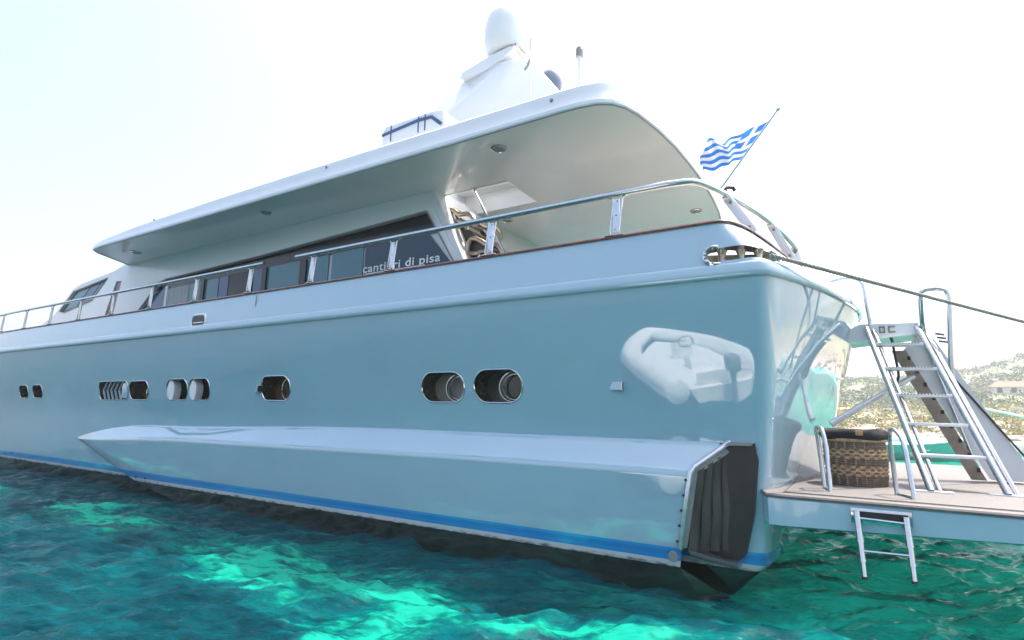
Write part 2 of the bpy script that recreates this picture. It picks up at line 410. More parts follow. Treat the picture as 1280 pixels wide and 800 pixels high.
# ------------------------------------------------------------------ exhaust fairing along the waterline
def fairing():
    mb = MB(); xs = [-15.0, -14.98, -14.93, -14.85, -14.73, -14.58, -14.4, -14.15, -13.85, -13.4, -12.8, -12.0, -11, -10, -9, -8, -7, -6, -5, -4, -3, -2, -1.4, -.92]
    rings = []
    for x in xs:
        t = (x+15.0)/4.2; s = math.sin(min(1, t)*math.pi/2)
        h0 = hull_y(x, .8)
        ye = h0+.02-(h0+.02)*s**.9+.0                       # outer edge -> y 0
        tt = min(1, (x+15)/2.9); zt = .585+.44*(1-(1-tt)**1.75)+.14*smooth01((x+12.4)/7)
        ze = .59+.20*smooth01((x+15)/4.5)+.055*smooth01((x+11)/8)
        zb = .575-1.03*smooth01((x+15.0)/5.2)**.72
        sl = .30*(x > -.95)
        r = []
        r.append((x, h0+.06, zt)); r.append((x, h0-.02*s, zt-.008)); r.append((x, h0-.05*s, zt-.03*s))
        t0_ = Vector((x, h0-.05*s, zt-.03*s)); t1_ = Vector((x, ye+.03*s, ze+.018*s)); r.append(tuple(t0_.lerp(t1_, .12))); r.append(tuple(t0_.lerp(t1_, .9)))
        r.append((x, ye+.03*s, ze+.018*s)); r.append((x, ye+.008*s, ze+.004)); r.append((x, ye, ze-.02*s)); r.append((x, ye+.001, ze-.06*s))
        r.append((x, ye+.006, (ze+max(zb, -.12))/2)); r.append((x, ye+.012, max(zb+.04, -.122))); r.append((x, ye+.02, zb+.02)); r.append((x, ye+.05, zb)); r.append((x, h0+.08, zb-.02))
        rings.append([mb.bm.verts.new((p[0] if p[0] > -11 else -11+(p[0]+11)*1.3, p[1], p[2])) for p in r])
    # slanted end: outer edge stops further forward than the inner
    for v, dx in zip(rings[-1], (.42, .38, .33, .30, .13, .10, .07, .05, .04, -.02, -.07, .10, .12, .4)): v.co.x += dx
    for v in rings[-1][-3:-1]: v.co.y += .10
    for a, b in zip(rings, rings[1:]):
        for k in range(len(a)-1): mb.bm.faces.new((a[k], a[k+1], b[k+1], b[k])).smooth = True
    mb.bm.faces.new(rings[0]); mb.bm.faces.new(rings[-1][-4:])
    return mb
fair = fairing().build('exhaust_fairing', 'hull', yacht, 30)
e = MB()    # end frame: pale bolted strip
outer = [(-.50, .27, 1.165), (-.82, .035, .905), (-.85, -.008, .845), (-.985, .012, .06)]
e.tube(outer[:3]+[(-.92, 0, .45)]+outer[3:], .028, None, 8)
for a, b in zip(outer, outer[1:]):
    A, B = Vector(a), Vector(b); d = (B-A); mid = (A+B)/2
fr = e.build('end_frame', 'brushed', fair)
e = MB()
e.faces([(-.50, .29, 1.15), (-.82, .06, .89), (-.87, .02, .83), (-1.0, .03, .06), (-.93, .07, .07), (-.80, .07, .80), (-.75, .09, .86), (-.45, .29, 1.10)], [(0, 1, 6, 7), (1, 2, 5, 6), (2, 3, 4, 5)])
e.build('frame_flange', 'grey', fair)
e = MB()
for i in range(5):
    A = Vector(outer[2])+(Vector(outer[3])-Vector(outer[2]))*(.1+.2*i); e.lathe([(0, .012), (.012, .008), (.014, 0)], A+Vector((-.04, -.012, 0)), None, 8, Vector((0, -1, 0)))
e.build('frame_bolt', 'black', fair)
for i in range(4):   # hanging rubber flaps
    t0, t1 = i/4, (i+.94)/4; V = []; nz_ = 10; nx_ = 5
    for a in range(nz_+1):
        for b in range(nx_+1):
            t = t0+(t1-t0)*b/nx_; u = a/nz_
            px = -.80+.30*t; py = .07+.23*t
            ztop = .86+.24*t
            pz = ztop+(.02-ztop+.05*t)*u
            bulge = .025*math.sin(b/nx_*math.pi)+.008*math.sin(u*9+i)
            V.append((px+bulge*.8-.13*u*(1-t)+.0, py-bulge*.5, pz))
    Fc = [(a*(nx_+1)+b, a*(nx_+1)+b+1, (a+1)*(nx_+1)+b+1, (a+1)*(nx_+1)+b) for a in range(nz_) for b in range(nx_)]
    f_ = MB(); f_.faces(V, Fc, None, True); f_.build('rubber_flap', 'flap', fair, fixn=False)
e = MB()     # sooty plate behind the flaps, standing proud of the hull
pl = [(-.60, 1.15), (-.255, 1.16), (-.225, .98), (-.285, .45), (-.38, .05), (-.46, -.03), (-.60, -.02), (-.85, .05), (-.86, .8)]
e.prism(pl, .255, .33, 1); e.build('soot_plate', 'soot', fair)
e = MB(); e.prism([(-.54, 1.13), (-.50, 1.165), (-.25, 1.168), (-.28, 1.135)], .20, .32, 1); e.build('plate_lip', 'grey', fair)
e = MB(); V = []; n_ = 12
for i in range(n_+1):
    a = R(20+150*i/n_)
    for t_, q in ((0, 1), (.5, .95), (1, .8)):
        c_ = Vector((-.90, .17, .10)).lerp(Vector((-.44, .22, .01)), t_); V.append(c_+Vector((0, -.14*q*math.cos(a)*1.0, -.13*q*math.sin(a))))
e.faces(V, [(i*3+j, i*3+j+1, i*3+j+4, i*3+j+3) for i in range(n_) for j in range(2)], None, True); e.build('exhaust_scoop', 'grey', fair, fixn=False)
e = MB(); e.lathe([(0, .02), (.05, .018), (.055, 0)], (-1.06, .012, -.02), None, 16, Vector((0, -1, 0))); e.build('drain_outlet', 'grey', fair)
for x in (-12.3, -11.9, -10.5, -10.25, -9.1, -8.85, -8.4):
    e = MB(); e.lathe([(0, .012), (.028, .01), (.03, 0)], (x, min(hull_y(x, -.03), .03), -.035), None, 10, Vector((0, -1, 0))); e.build('skin_fitting', 'black', yacht)

# ------------------------------------------------------------------ rub rail, bulwark, cap
def half(ol): return ol
OL = outline(2.95)
def offset_ol(ol, d):
    n = len(ol); out = []
    for k in range(n):
        a = Vector(ol[(k-1) % n]); b = Vector(ol[(k+1) % n]); t = (b-a).normalized() if (b-a).length > 1e-6 else Vector((1, 0))
        nn = Vector((t.y, -t.x)); out.append((ol[k][0]+nn.x*d, ol[k][1]+nn.y*d))
    return out
prof = [(.0, -.075), (.022, -.072), (.034, -.055), (.038, -.01), (.034, .03), (.026, .06), (.022, .075), (.010, .085), (-.03, .09)]
rub = loft([(offset_ol(OL, d), 2.965+z) for d, z in prof], False, False).build('rub_rail', 'paint', yacht, 60)
# top line of the bulwark: leans in a little along the side and a lot across the stern
TOPS = [(-.58, .06), (-.52, .062), (-.46, .075), (-.41, .11), (-.37, .16), (-.34, .22), (-.29, .34), (-.22, .59), (-.12, 1.1), (-.05, 1.55), (.02, 1.97), (.06, 2.45), (.085, 2.75), (.098, 3.0), (.10, 3.2)]
TOPS = [(v.x, v.y) for v in catmull([(x, y, 0) for x, y in TOPS], 4)]
def top_outline(inset=0):
    ol = outline(2.95, inset=.06); n = len(ol); c = (n)//2
    nb = len(BOW_T)+len(SIDE_X)
    left = ol[:nb]+TOPS
    left = [(x, y) for x, y in left]
    return left+[(x, 2*CY-y) for x, y in left[1:-1][::-1]]
TO = top_outline()
OB = outline(2.95)
assert len(TO) == len(OB), (len(TO), len(OB))
mid = [((a[0]+b[0])/2, (a[1]+b[1])/2) for a, b in zip(OB, TO)]
ZT = 3.545
mb = MB(); lv = [(offset_ol(OB, .004), 2.99), (offset_ol(mid, .012), (2.99+ZT)/2), (TO, ZT), (offset_ol(TO, -.10), ZT), (offset_ol(mid, -.10), (2.99+ZT)/2), (offset_ol(OB, -.10), 2.99)]
rings = [[mb.bm.verts.new((x, y, z)) for x, y in ol] for ol, z in lv]; n = len(OB)
for a, b in zip(rings, rings[1:]+rings[:1]):
    for k in range(n):
        q = (k+1) % n; mb.bm.faces.new((a[k], a[q], b[q], b[k])).smooth = True
bul_me = mesh_of(mb, ['paint', 'chrome'])
# fairlead opening wrapping the port quarter
FD = Vector((.42, -1, .10)).normalized(); FX = Vector((1, .42, 0)).normalized(); FZ = FX.cross(FD)*-1
if FZ.z < 0: FZ = -FZ
FC = Vector((-.22, .10, 3.16))
fl = capsule(0, 0, .78, .155, .076, 10)
V = []
for s_ in (-.5, .6):
    for u, v in fl: V.append(FC+FX*u+FZ*v-FD*s_)
nn = len(fl); cm = MB(); cm.faces(V, [list(range(nn)), list(range(nn, 2*nn))]+[(k, (k+1) % nn, (k+1) % nn+nn, k+nn) for k in range(nn)])
bvh0 = BVHTree.FromPolygons([v.co[:] for v in bul_me.vertices], [p.vertices[:] for p in bul_me.polygons])
ringp = []
for u, v in capsule(0, 0, .84, .20, .10, 12):
    o_ = FC+FX*u+FZ*v+FD*1.0; hit_ = bvh0.ray_cast(o_, -FD)[0]
    ringp.append((hit_ if hit_ is not None else FC+FX*u+FZ*v)+FD*.006)
bul_me = boolean(bul_me, mesh_of(cm, ['chrome']))
bul = link('bulwark', bul_me, yacht, 40)
e = MB(); e.tube(ringp, .024, None, 8, closed=True); fo = e.build('fairlead_ring', 'chrome', bul)
e = MB()
for k in range(0, len(ringp), 4): e.lathe([(0, .014), (.009, .012), (.011, 0)], ringp[k]+FD*.022, None, 8, FD)
e.build('ring_screw', 'grey', fo)
e = MB()
for u in (-.22, -.02, .16):
    c0 = FC+FX*u-FD*.12
    e.lathe([(.05, -.1), (.045, -.02), (.036, 0), (.045, .05), (.06, .09)], c0, None, 16)
e.box(FC-FD*.30+Vector((0, 0, -.02)), (.75, .02, .25), None, Matrix((FX, FD, FZ)).transposed())
e.build('fairlead_roller', 'bronze', bul)
n0 = len(BOW_T)
e = MB()
cap_lv = [(offset_ol(TO, .022), ZT-.002), (offset_ol(TO, .026), ZT+.014), (offset_ol(TO, .016), ZT+.03), (offset_ol(TO, -.11), ZT+.03), (offset_ol(TO, -.12), ZT-.002)]
mb = loft([(ol, z) for ol, z in cap_lv], False, False); mb.build('cap_rail', 'teakcap', yacht, 40)
e = MB(); e.box((-8.72, .022, 3.27), (.010, .012, .47), None); e.build('plate_joint', 'grey', bul)
e = MB(); sc = capsule(-10.55, 3.135, .50, .25, .11, 8)
e.tube([(x, .014, z) for x, z in sc], .03, None, 8, closed=True); so = e.build('scupper', 'gel', bul)
e = MB(); e.prism(capsule(-10.55, 3.135, .47, .22, .10, 8), .0, .022, 1); e.build('scupper_mouth', 'darkin', so)
e = MB(); e.box((-10.53, -.008, 3.10), (.36, .012, .02), None); e.build('scupper_bar', 'chrome', so)
# decks
ol = offset_ol(OL, -.12)
mb = loft([(ol, 2.952), (ol, 2.962)]); mb.build('deck', 'teak', yacht)

# ------------------------------------------------------------------ deck house
prof_h = [(-24.4, 2.97), (-24.0, 3.45), (-21.3, 4.30), (-20.2, 5.02), (-19.6, 5.14), (-17.6, 5.30), (-16.9, 5.44), (-5.62, 5.44), (-4.35, 2.97)]
mb = MB(); mb.prism(prof_h, 1.25, 5.15, 1); hm = mesh_of(mb, ['gel', 'darkin'])
cut = MB()
WIN = [(-16.62, 3.42), (-14.95, 4.66), (-14.55, 4.72), (-10.5, 4.82), (-5.74, 5.01), (-4.72, 3.42)]
cut.prism(WIN, 1.1, 1.37, 1)
WSH = [(-20.95, 4.36), (-20.1, 4.93), (-17.95, 5.12), (-18.75, 4.53), (-20.6, 4.30)]
cut.prism(WSH, 1.1, 1.33, 1)
DR = [(-18.22, 3.05), (-17.38, 4.97), (-17.05, 4.94), (-17.55, 3.05)]
cut.prism(DR, 1.1, 1.33, 1)
house = link('deckhouse', boolean(hm, mesh_of(cut, ['gel'])), yacht, 30)
def top_z(x): return lerp_tab([(-16.62, 3.42), (-14.95, 4.66), (-14.55, 4.72), (-10.5, 4.82), (-5.74, 5.01)], x) if x < -5.74 else 5.01+(x+5.74)/(1.02)*(-1.59)
def pane(x0, x1, zhead, key, y=1.335, name='window_pane', frame=None):
    xs = [x0]+[q for q in (-14.95, -14.55, -10.5, -5.74) if x0 < q < x1]+[x1]
    P = [(x, 3.425) for x in (x0, x1)]+[(x, max(3.43, min(top_z(x)-.004, zhead(x)))) for x in xs[::-1]]
    g = MB(); g.prism(P, y, y+.02, 1); o = g.build(name, key, house)
    return o
ZH = lambda x: lerp_tab([(-16.7, 4.50), (-14.9, 4.50), (-5, 4.62)], x)
panes = [(-16.60, -15.42, 'glassteal'), (-15.36, -14.66, 'glassblue'), (-14.56, -13.62, 'curtain'), (-13.58, -13.0, 'glassteal'), (-12.86, -12.3, 'glassteal'),
         (-12.26, -11.9, 'glassblue'), (-11.86, -10.95, 'darkin'), (-10.9, -10.55, 'glassblue'), (-10.4, -9.25, 'glassteal'), (-9.05, -8.4, 'glassteal'), (-8.3, -7.4, 'glassteal'), (-7.34, -4.75, 'glass')]
for a, b, k in panes: pane(a, b, ZH, k)
P = [(x, ZH(x)) for x in (-14.98, -10.5, -5.50)]+[(x, top_z(x)-.004) for x in (-5.74, -10.5, -14.55, -14.95)]
g = MB(); g.prism([(-15.2, 4.475), (-10.5, ZH(-10.5)), (-5.46, ZH(-5.46)), (-5.75, 5.004), (-10.5, 4.816), (-14.55, 4.715), (-14.95, 4.655)], 1.33, 1.36, 1); g.build('window_band', 'header', house)
for a, b in ((-14.66, -14.56), (-13.0, -12.86), (-10.55, -10.4), (-9.25, -9.05)):
    g = MB(); g.box(((a+b)/2, 1.318, 4.0), (b-a, .05, 1.1)); g.build('mullion', 'gel' if a < -14 else 'header', house)
e = MB(); e.tube([(x, 1.245, z) for x, z in WIN], .022, None, 8, closed=True); e.build('window_frame', 'grey', house)
for a, b, k in ((0, .48, 'glassteal'), (.52, .80, 'glassblue'), (.83, 1, 'glassteal')):
    def T(t): return (-20.1+(2.15)*t, 4.93+.19*t)
    def B(t): return (-20.95+(2.2)*t, 4.36+.17*t)
    g = MB(); g.prism([B(a), B(b), T(b), T(a)], 1.29, 1.31, 1); g.build('wheelhouse_pane', k, house)
e = MB(); e.tube([(x, 1.245, z) for x, z in WSH], .022, None, 8, closed=True)
e.build('wheelhouse_frame', 'grey', house)
g = MB(); g.prism([(-18.18, 3.06), (-17.36, 4.93), (-17.09, 4.91), (-17.58, 3.06)], 1.28, 1.32, 1); g.build('side_door', 'maroon', house)
# name on the saloon glass
cu = bpy.data.curves.new('lettering', 'FONT'); cu.body = 'cantieri di pisa'; cu.size = .235; cu.extrude = .004; cu.space_character = 1.08; cu.offset = .003
to = bpy.data.objects.new('tmp_text', cu); COL.objects.link(to); dg = bpy.context.evaluated_depsgraph_get(); dg.update()
tme = bpy.data.meshes.new_from_object(to.evaluated_get(dg), depsgraph=dg); bpy.data.objects.remove(to)
xs = [v.co.x for v in tme.vertices]; sxx = 1.92/(max(xs)-min(xs)); x0 = min(xs)
for v in tme.vertices:
    x, y, z = v.co; v.co = Vector((-7.36+(x-x0)*sxx, 1.322-z, 4.06+y*.95))
tme.materials.clear(); tme.materials.append(M['text'])
xsv = sorted({round(v.co.x, 3) for v in tme.vertices}); gaps = sorted(((b-a, (a+b)/2) for a, b in zip(xsv, xsv[1:])), reverse=True)[:2]
cuts = [-99]+sorted(g for _, g in gaps)+[99]
for c0, c1 in zip(cuts, cuts[1:]):      # one part for each word
    b_ = bmesh.new(); b_.from_mesh(tme); bmesh.ops.delete(b_, geom=[v for v in b_.verts if not c0 < v.co.x < c1], context='VERTS')
    w_ = bpy.data.meshes.new('lettering'); b_.to_mesh(w_); b_.free(); w_.materials.append(M['text']); link('lettering', w_, house, None)
e = MB(); e.box((-6.55, 1.325, 4.035), (1.5, .01, .014)); e.build('lettering_underline', 'text', house)
# aft bulkhead edge trim and glazed doors
e = MB(); e.prism([(-5.66, 5.02), (-5.56, 5.02), (-4.36, 3.0), (-4.62, 3.0), (-4.70, 3.4)], 1.225, 1.262, 1); e.build('corner_trim', 'gel', house)

# ------------------------------------------------------------------ roof overhang
RB = [(-17.75, 3.2), (-17.6, 2.5), (-17.3, 1.95), (-16.86, 1.38), (-16.45, .72), (-16.15, .22), (-15.95, .04), (-15.5, .0), (-14, 0), (-12, 0), (-10, 0), (-8, 0), (-6, 0), (-4, 0), (-2.8, 0), (-2.4, .0), (-2.12, .012), (-1.9, .055), (-1.74, .15), (-1.62, .32), (-1.53, .58), (-1.43, 1.1), (-1.36, 1.7), (-1.32, 2.4), (-1.30, 3.2)]
def ztop(x): return lerp_tab([(-17.8, 5.50), (-16.4, 5.54), (-13.6, 5.70), (-9.5, 5.76), (-5.9, 5.76), (-2, 5.74), (-1.2, 5.72)], x)
def roof_ring(d, zf):
    L = RB; full = L+[(x, 2*CY-y) for x, y in L[1:-1][::-1]]
    o = offset_ol(full, d); return [(x, y, zf(x)) for x, y in o]
levels = [roof_ring(-.05, lambda x: 5.380), roof_ring(0, lambda x: 5.384), roof_ring(.012, lambda x: 5.40), roof_ring(.012, lambda x: 5.45), roof_ring(.0, lambda x: 5.47),
          roof_ring(-.012, lambda x: 5.47+(ztop(x)-5.47)*.5), roof_ring(-.028, lambda x: 5.47+(ztop(x)-5.47)*.85), roof_ring(-.06, lambda x: 5.47+(ztop(x)-5.47)*.97), roof_ring(-.12, lambda x: ztop(x)+.004), roof_ring(-.5, lambda x: ztop(x)+.03)]
mb = MB(); rings = [[mb.bm.verts.new(p) for p in lv] for lv in levels]; n = len(rings[0])
for a, b in zip(rings, rings[1:]):
    for k in range(n): q = (k+1) % n; mb.bm.faces.new((a[k], a[q], b[q], b[k]))
mb.bm.faces.new(rings[0][::-1])
# top as a fan of strips between port and starboard halves
half_n = len(RB)
for k in range(half_n-1):
    a, b = rings[-1][k], rings[-1][k+1]; c, d = rings[-1][(n-k-1) % n], rings[-1][(n-k) % n]
    vs_ = []
    for v in (a, b, c, d):
        if v not in vs_: vs_.append(v)
    if len(vs_) > 2: mb.bm.faces.new(vs_)
rm = mesh_of(mb, ['gel'])
c = MB(); c.prism([(-5.88, 1.55), (-4.22, 1.55), (-4.22, 2.58), (-5.88, 2.58)], 5.2, 6.6, 2)
roof = link('roof_overhang', boolean(rm, mesh_of(c, ['gel'])), yacht, 28)
e = MB(); full = RB+[(x, 2*CY-y) for x, y in RB[1:-1][::-1]]
e.tube([(x, y, 5.377) for x, y in offset_ol(full, -.012)], .012, None, 6, closed=True); e.build('edge_gasket', 'grey', roof)
e = MB(); e.tube([(x, y, 5.378) for x, y in ((-5.89, 1.54), (-4.21, 1.54), (-4.21, 2.59), (-5.89, 2.59))], .014, None, 6, closed=True); e.build('hatch_rim', 'brushed', roof)
for x, y, r_ in ((-3.68, .45, .125), (-9.35, .46, .115), (-15.1, .67, .13), (-1.74, 4.48, .11), (-5.25, 3.2, .12)):
    e = MB(); e.lathe([(r_, 0), (r_, -.02), (r_*.86, -.03), (r_*.8, -.016)], (x, y, 5.382), None, 24); lo = e.build('downlight', 'chrome', roof)
    e = MB(); e.lathe([(r_*.82, -.014), (r_*.5, -.006), (0, -.002)], (x, y, 5.378), None, 24); e.build('light_lens', 'grey', lo)
e = MB(); ph = Vector((-4.92, 1.54, 5.38)); e.tube([ph, (-3.62, 1.54, 2.97)], .021, None, 10); e.lathe([(.055, 0), (.055, -.03), (.03, -.05)], ph, None, 14); e.build('support_pole', 'chrome', yacht)

# stair up to the flybridge
st = None
e = MB()
for y in (1.62, 2.36): e.prism([(-6.0, 5.40), (-5.62, 5.26), (-5.1, 4.72), (-4.2, 3.9), (-3.2, 2.97), (-4.35, 2.97), (-5.2, 4.1)], y, y+.04, 1)
st = e.build('flybridge_stair', 'darkin', yacht)
for i in range(9):
    t = (i+.5)/9; x = -5.75+1.95*t; z = 5.30-2.3*t
    e = MB(); e.prism([(x-.11, z-.02), (x+.15, z-.02), (x+.17, z), (x+.15, z+.022), (x-.11, z+.022)], 1.665, 2.355, 1); e.build('stair_tread', 'tanside', st)
for y0 in (1.57, 2.44):
    for i in range(3):
        x = -5.50+.62*i; z = 5.02-.66*i
        P = [(x-.08, y0, z-.30), (x-.15, y0, z-.05), (x-.06, y0, z+.10), (x+.12, y0, z+.04), (x+.26, y0, z-.05), (x+.46, y0, z-.08), (x+.58, y0, z-.2), (x+.60, y0, z-.34)]
        e = MB(); e.tube(catmull(P, 6), .045, None, 8); o_ = e.build('stair_handrail', 'bronze', st)
        P = [(x-.12, y0-.02, z-.16), (x+.05, y0-.02, z-.19), (x+.2, y0-.02, z-.17), (x+.38, y0-.02, z-.24), (x+.46, y0-.02, z-.4)]
        e = MB(); e.tube(catmull(P, 6), .036, None, 8); e.build('lower_loop', 'bronze', o_)
        for dx, dz in ((.10, -.42), (.26, -.46)):
            e = MB(); e.box((x+dx, y0-.01, z-.28), (.035, .02, .26), None, Matrix.Rotation(R(20), 3, 'Y')); e.build('baluster', 'chrome', o_)

# ------------------------------------------------------------------ side rails
def stanchion(x, y, z0, z1, lean=(.05, 0)):
    e = MB(); d = Vector((lean[0], lean[1], 0))
    a, b = Vector((x, y, z0)), Vector((x, y, z1))+d
    for s_ in (-.055, .055):
        e.tube([a+Vector((s_*1.9, 0, .012)), a+Vector((s_*1.1, 0, .02)), a+Vector((s_, 0, .07)), b+Vector((s_, 0, -.07)), b+Vector((s_*1.2, 0, -.025)), b+Vector((s_*2.2, 0, -.018))], .013, None, 8)
    e.box((a+b)/2, (.085, .012, (z1-z0)-.1), None)
    e.box(a+Vector((0, 0, .006)), (.24, .06, .012), None, bev=.004)
    o = e.build('stanchion', 'chrome', yacht)
    g = MB()
    for zz in (.15, .5, .85): g.lathe([(0, .006), (.010, .004), (.011, 0)], a+(b-a)*zz+Vector((0, -.006, 0)), None, 8, Vector((0, -1, 0)))
    g.build('stanchion_bolt', 'grey', o)
CZ = ZT+.03
for x in (-21.5, -19.75, -18.0, -16.25, -14.5, -12.7, -10.9, -9.05, -7.27, -5.39, -3.54, -1.69):
    stanchion(x, .055, CZ, 4.085)
RZ = 4.105
rail1 = [(-27, .9, RZ), (-24, .25, RZ), (-22, .08, RZ), (-20, .055, RZ), (-8.95, .055, RZ), (-8.63, .055, RZ), (-8.60, .055, RZ-.05)]
e = MB(); e.tube(rail1[:-1], .036, None, 12); r1 = e.build('hand_rail', 'chrome', yacht)
tail = [(-.75, .14, RZ), (-.61, .40, RZ), (-.43, .96, RZ), (-.25, 1.64, RZ), (-.13, 2.26, RZ-.01), (-.03, 2.9, RZ-.02), (.02, 3.5, RZ-.03), (-.01, 4.3, RZ-.03), (-.18, 5.2, RZ-.03), (-.6, 6.1, RZ), (-.95, 6.33, RZ), (-1.6, 6.345, RZ), (-8, 6.345, RZ)]
P = [(-7.70, .055, RZ), (-7.62, .055, RZ), (-1.6, .055, RZ), (-1.05, .06, RZ)]+catmull([(-.92, .08, RZ)]+tail, 5)
e = MB(); e.tube(P, .040, None, 12); r2 = e.build('hand_rail', 'chrome', yacht)
for (ax, ay), (bx, by) in (((-.50, .78), (-.21, .66)), ((-.17, 2.08), (.06, 2.2)), ((.0, 3.4), (.10, 3.3))):
    e = MB(); A = Vector((ax, ay, RZ-.03)); B = Vector((bx, by, CZ-.01))
    d = (B-A).normalized(); w = d.cross(Vector((-1.2, 6.9, 2.2))).normalized(); nrm = d.cross(w); rot = Matrix((w, nrm, d)).transposed()
    e.box((A+B)/2, (.11, .02, (B-A).length), None, rot, bev=.006); e.box(A+Vector((0, 0, -.012)), (.10, .2, .02), None, bev=.005)
    fo = e.build('rail_fin', 'gel', yacht)
    g = MB()
    for t in (.12, .85): g.lathe([(0, .012), (.018, .01), (.02, 0)], A+(B-A)*t-nrm*.0+Vector((0, -.012, 0)), None, 10, Vector((0, -1, 0)))
    g.build('fin_bolt', 'grey', fo)
e = MB(); e.tube([(-.52, .76, RZ+.03), (-.52, .76, RZ+.09), (-.50, .78, RZ+.12), (-.44, .82, RZ+.12), (-.42, .84, RZ+.08)], .022, None, 8); e.build('rail_clamp', 'black', yacht)

# ------------------------------------------------------------------ flybridge, mast, domes
e = MB()
V = []; 
def blk(y0, y1, x0, x1, z0, z1, cut_):
    return [(x0, z0), (x0+.02, z1-.06), (x0+.10, z1), (x1-cut_, z1), (x1-cut_*.35, z1-.05), (x1, z0)]
e.prism(blk(.7, 1.5, -6.42, -4.86, 5.74, 6.55, .40), .7, 1.5, 1)
fb = e.build('sun_lounge_box', 'gel', yacht, 20)
e = MB(); e.tube([(-6.415, .69, 6.40), (-5.55, .69, 6.47), (-5.25, .69, 6.45), (-5.03, .69, 6.26)], .032, None, 8, flat=.5); e.build('navy_band', 'navy', fb)
for x in (-6.2, -5.55, -5.4):
    e = MB(); e.box((x, .692, 6.39), (.018, .014, .30)); e.build('strap', 'navy', fb)
e = MB(); e.faces([(-6.44, .75, 5.98), (-6.44, 1.2, 5.98), (-6.46, 1.0, 6.5), (-6.75, .75, 5.98), (-6.75, 1.2, 5.98)], [(0, 1, 2), (0, 2, 3), (1, 4, 2), (3, 2, 4), (0, 3, 4, 1)]); e.build('red_cover', 'red', yacht)
e = MB()      # raked radar mast
base = [(-8.9, 2.0, 5.75), (-2.5, 2.5, 5.75), (-2.5, 3.9, 5.75), (-8.9, 4.4, 5.75), (-11.0, 3.7, 5.75), (-11.0, 2.7, 5.75)]
top = [(-5.15, 2.85, 8.80), (-4.62, 2.92, 8.70), (-4.62, 3.48, 8.70), (-5.15, 3.55, 8.80), (-6.05, 3.42, 8.95), (-6.05, 2.98, 8.95)]
n = 6; e.faces(base+top, [tuple(range(6))[::-1], tuple(range(6, 12))]+[(k, (k+1) % n, (k+1) % n+n, k+n) for k in range(n)])
mast = e.build('radar_mast', 'gel', yacht, 12)
bm = bmesh.new(); bm.from_mesh(mast.data); bmesh.ops.bevel(bm, geom=list(bm.edges), offset=.05, segments=3, affect='EDGES', profile=.5); bm.to_mesh(mast.data); bm.free(); sharpen(mast.data, 60)
e = MB(); e.prism([(-6.30, 8.70), (-6.36, 8.78), (-6.28, 8.88), (-5.6, 9.02), (-5.1, 9.08), (-4.95, 9.06), (-5.0, 8.99), (-5.3, 8.85), (-5.7, 8.72)], 2.85, 3.55, 1)
e.build('spreader', 'gel', mast, 20)
e = MB(); e.box((-5.22, 3.2, 9.10), (.5, .5, .2), None, bev=.02); e.build('dome_bracket', 'bronze', mast)
dm = [(0, 0), (.30, .005), (.42, .03), (.49, .12), (.515, .24), (.522, .42), (.515, .64), (.475, .84), (.385, 1.01), (.25, 1.12), (.11, 1.175), (0, 1.19)]
dome = MB().lathe([(r_, z) for r_, z in dm], (-5.36, 3.2, 9.14), None, 36, Vector((.02, -.0, 1)).normalized()).build('radar_dome', 'gel', mast)
e = MB(); e.box((-5.06, 2.84, 9.68), (.16, .01, .03), None, Matrix.Rotation(R(38), 3, 'Z')); e.build('dome_mark', 'grey', dome)
e = MB(); e.tube([(-4.50, 2.54, 8.16), (-4.42, 2.52, 8.22), (-4.38, 2.5, 8.33)], .022, None, 8); e.build('mast_horn', 'grey', mast)
e = MB(); e.lathe([(.04, -2.2), (.04, -.03), (.0, -.02)], (-4.62, 3.8, 8.44), None, 12); d2s = e.build('dome_post', 'gel', yacht)
dm2 = [(0, 0), (.19, .01), (.25, .06), (.27, .2), (.25, .37), (.18, .48), (.08, .535), (0, .545)]
MB().lathe(dm2, (-4.62, 3.8, 8.36), None, 28, Vector((.12, 0, 1)).normalized()).build('satellite_dome', 'domegrey', yacht)
e = MB(); e.tube([(-3.06, 2.0, 5.9), (-3.06, 2.0, 7.62)], .036, None, 12); lp = e.build('light_pole', 'gel', yacht)
e = MB(); e.lathe([(0, 0), (.065, .0), (.07, .05), (.065, .10), (.07, .11), (.06, .17), (.03, .19), (0, .19)], (-3.06, 2.0, 7.62), None, 18); e.build('anchor_light', 'grey', lp)
e = MB(); e.tube([(-4.05, 2.0, 6.0), (-4.05, 2.0, 8.1)], .014, None, 8); e.tube([(-4.05, 2.0, 8.1), (-4.05, 2.0, 8.34)], .035, None, 10); e.build('antenna', 'gel', yacht)
e = MB(); e.tube([(-4.18, 2.0, 7.8), (-3.75, 2.0, 8.45), (-2.95, 2.0, 9.75)], [.009, .007, .004], None, 6); e.build('whip_antenna', 'gel', yacht)
for x, z in ((-7.03, 5.75), (-2.55, 5.70), (-12.9, 5.78)):
    e = MB(); e.lathe([(0, .02), (.025, .015), (.03, 0)], (x, .012, z-.1), None, 10, Vector((0, -1, .05)).normalized()); e.build('fascia_fitting', 'grey', roof)

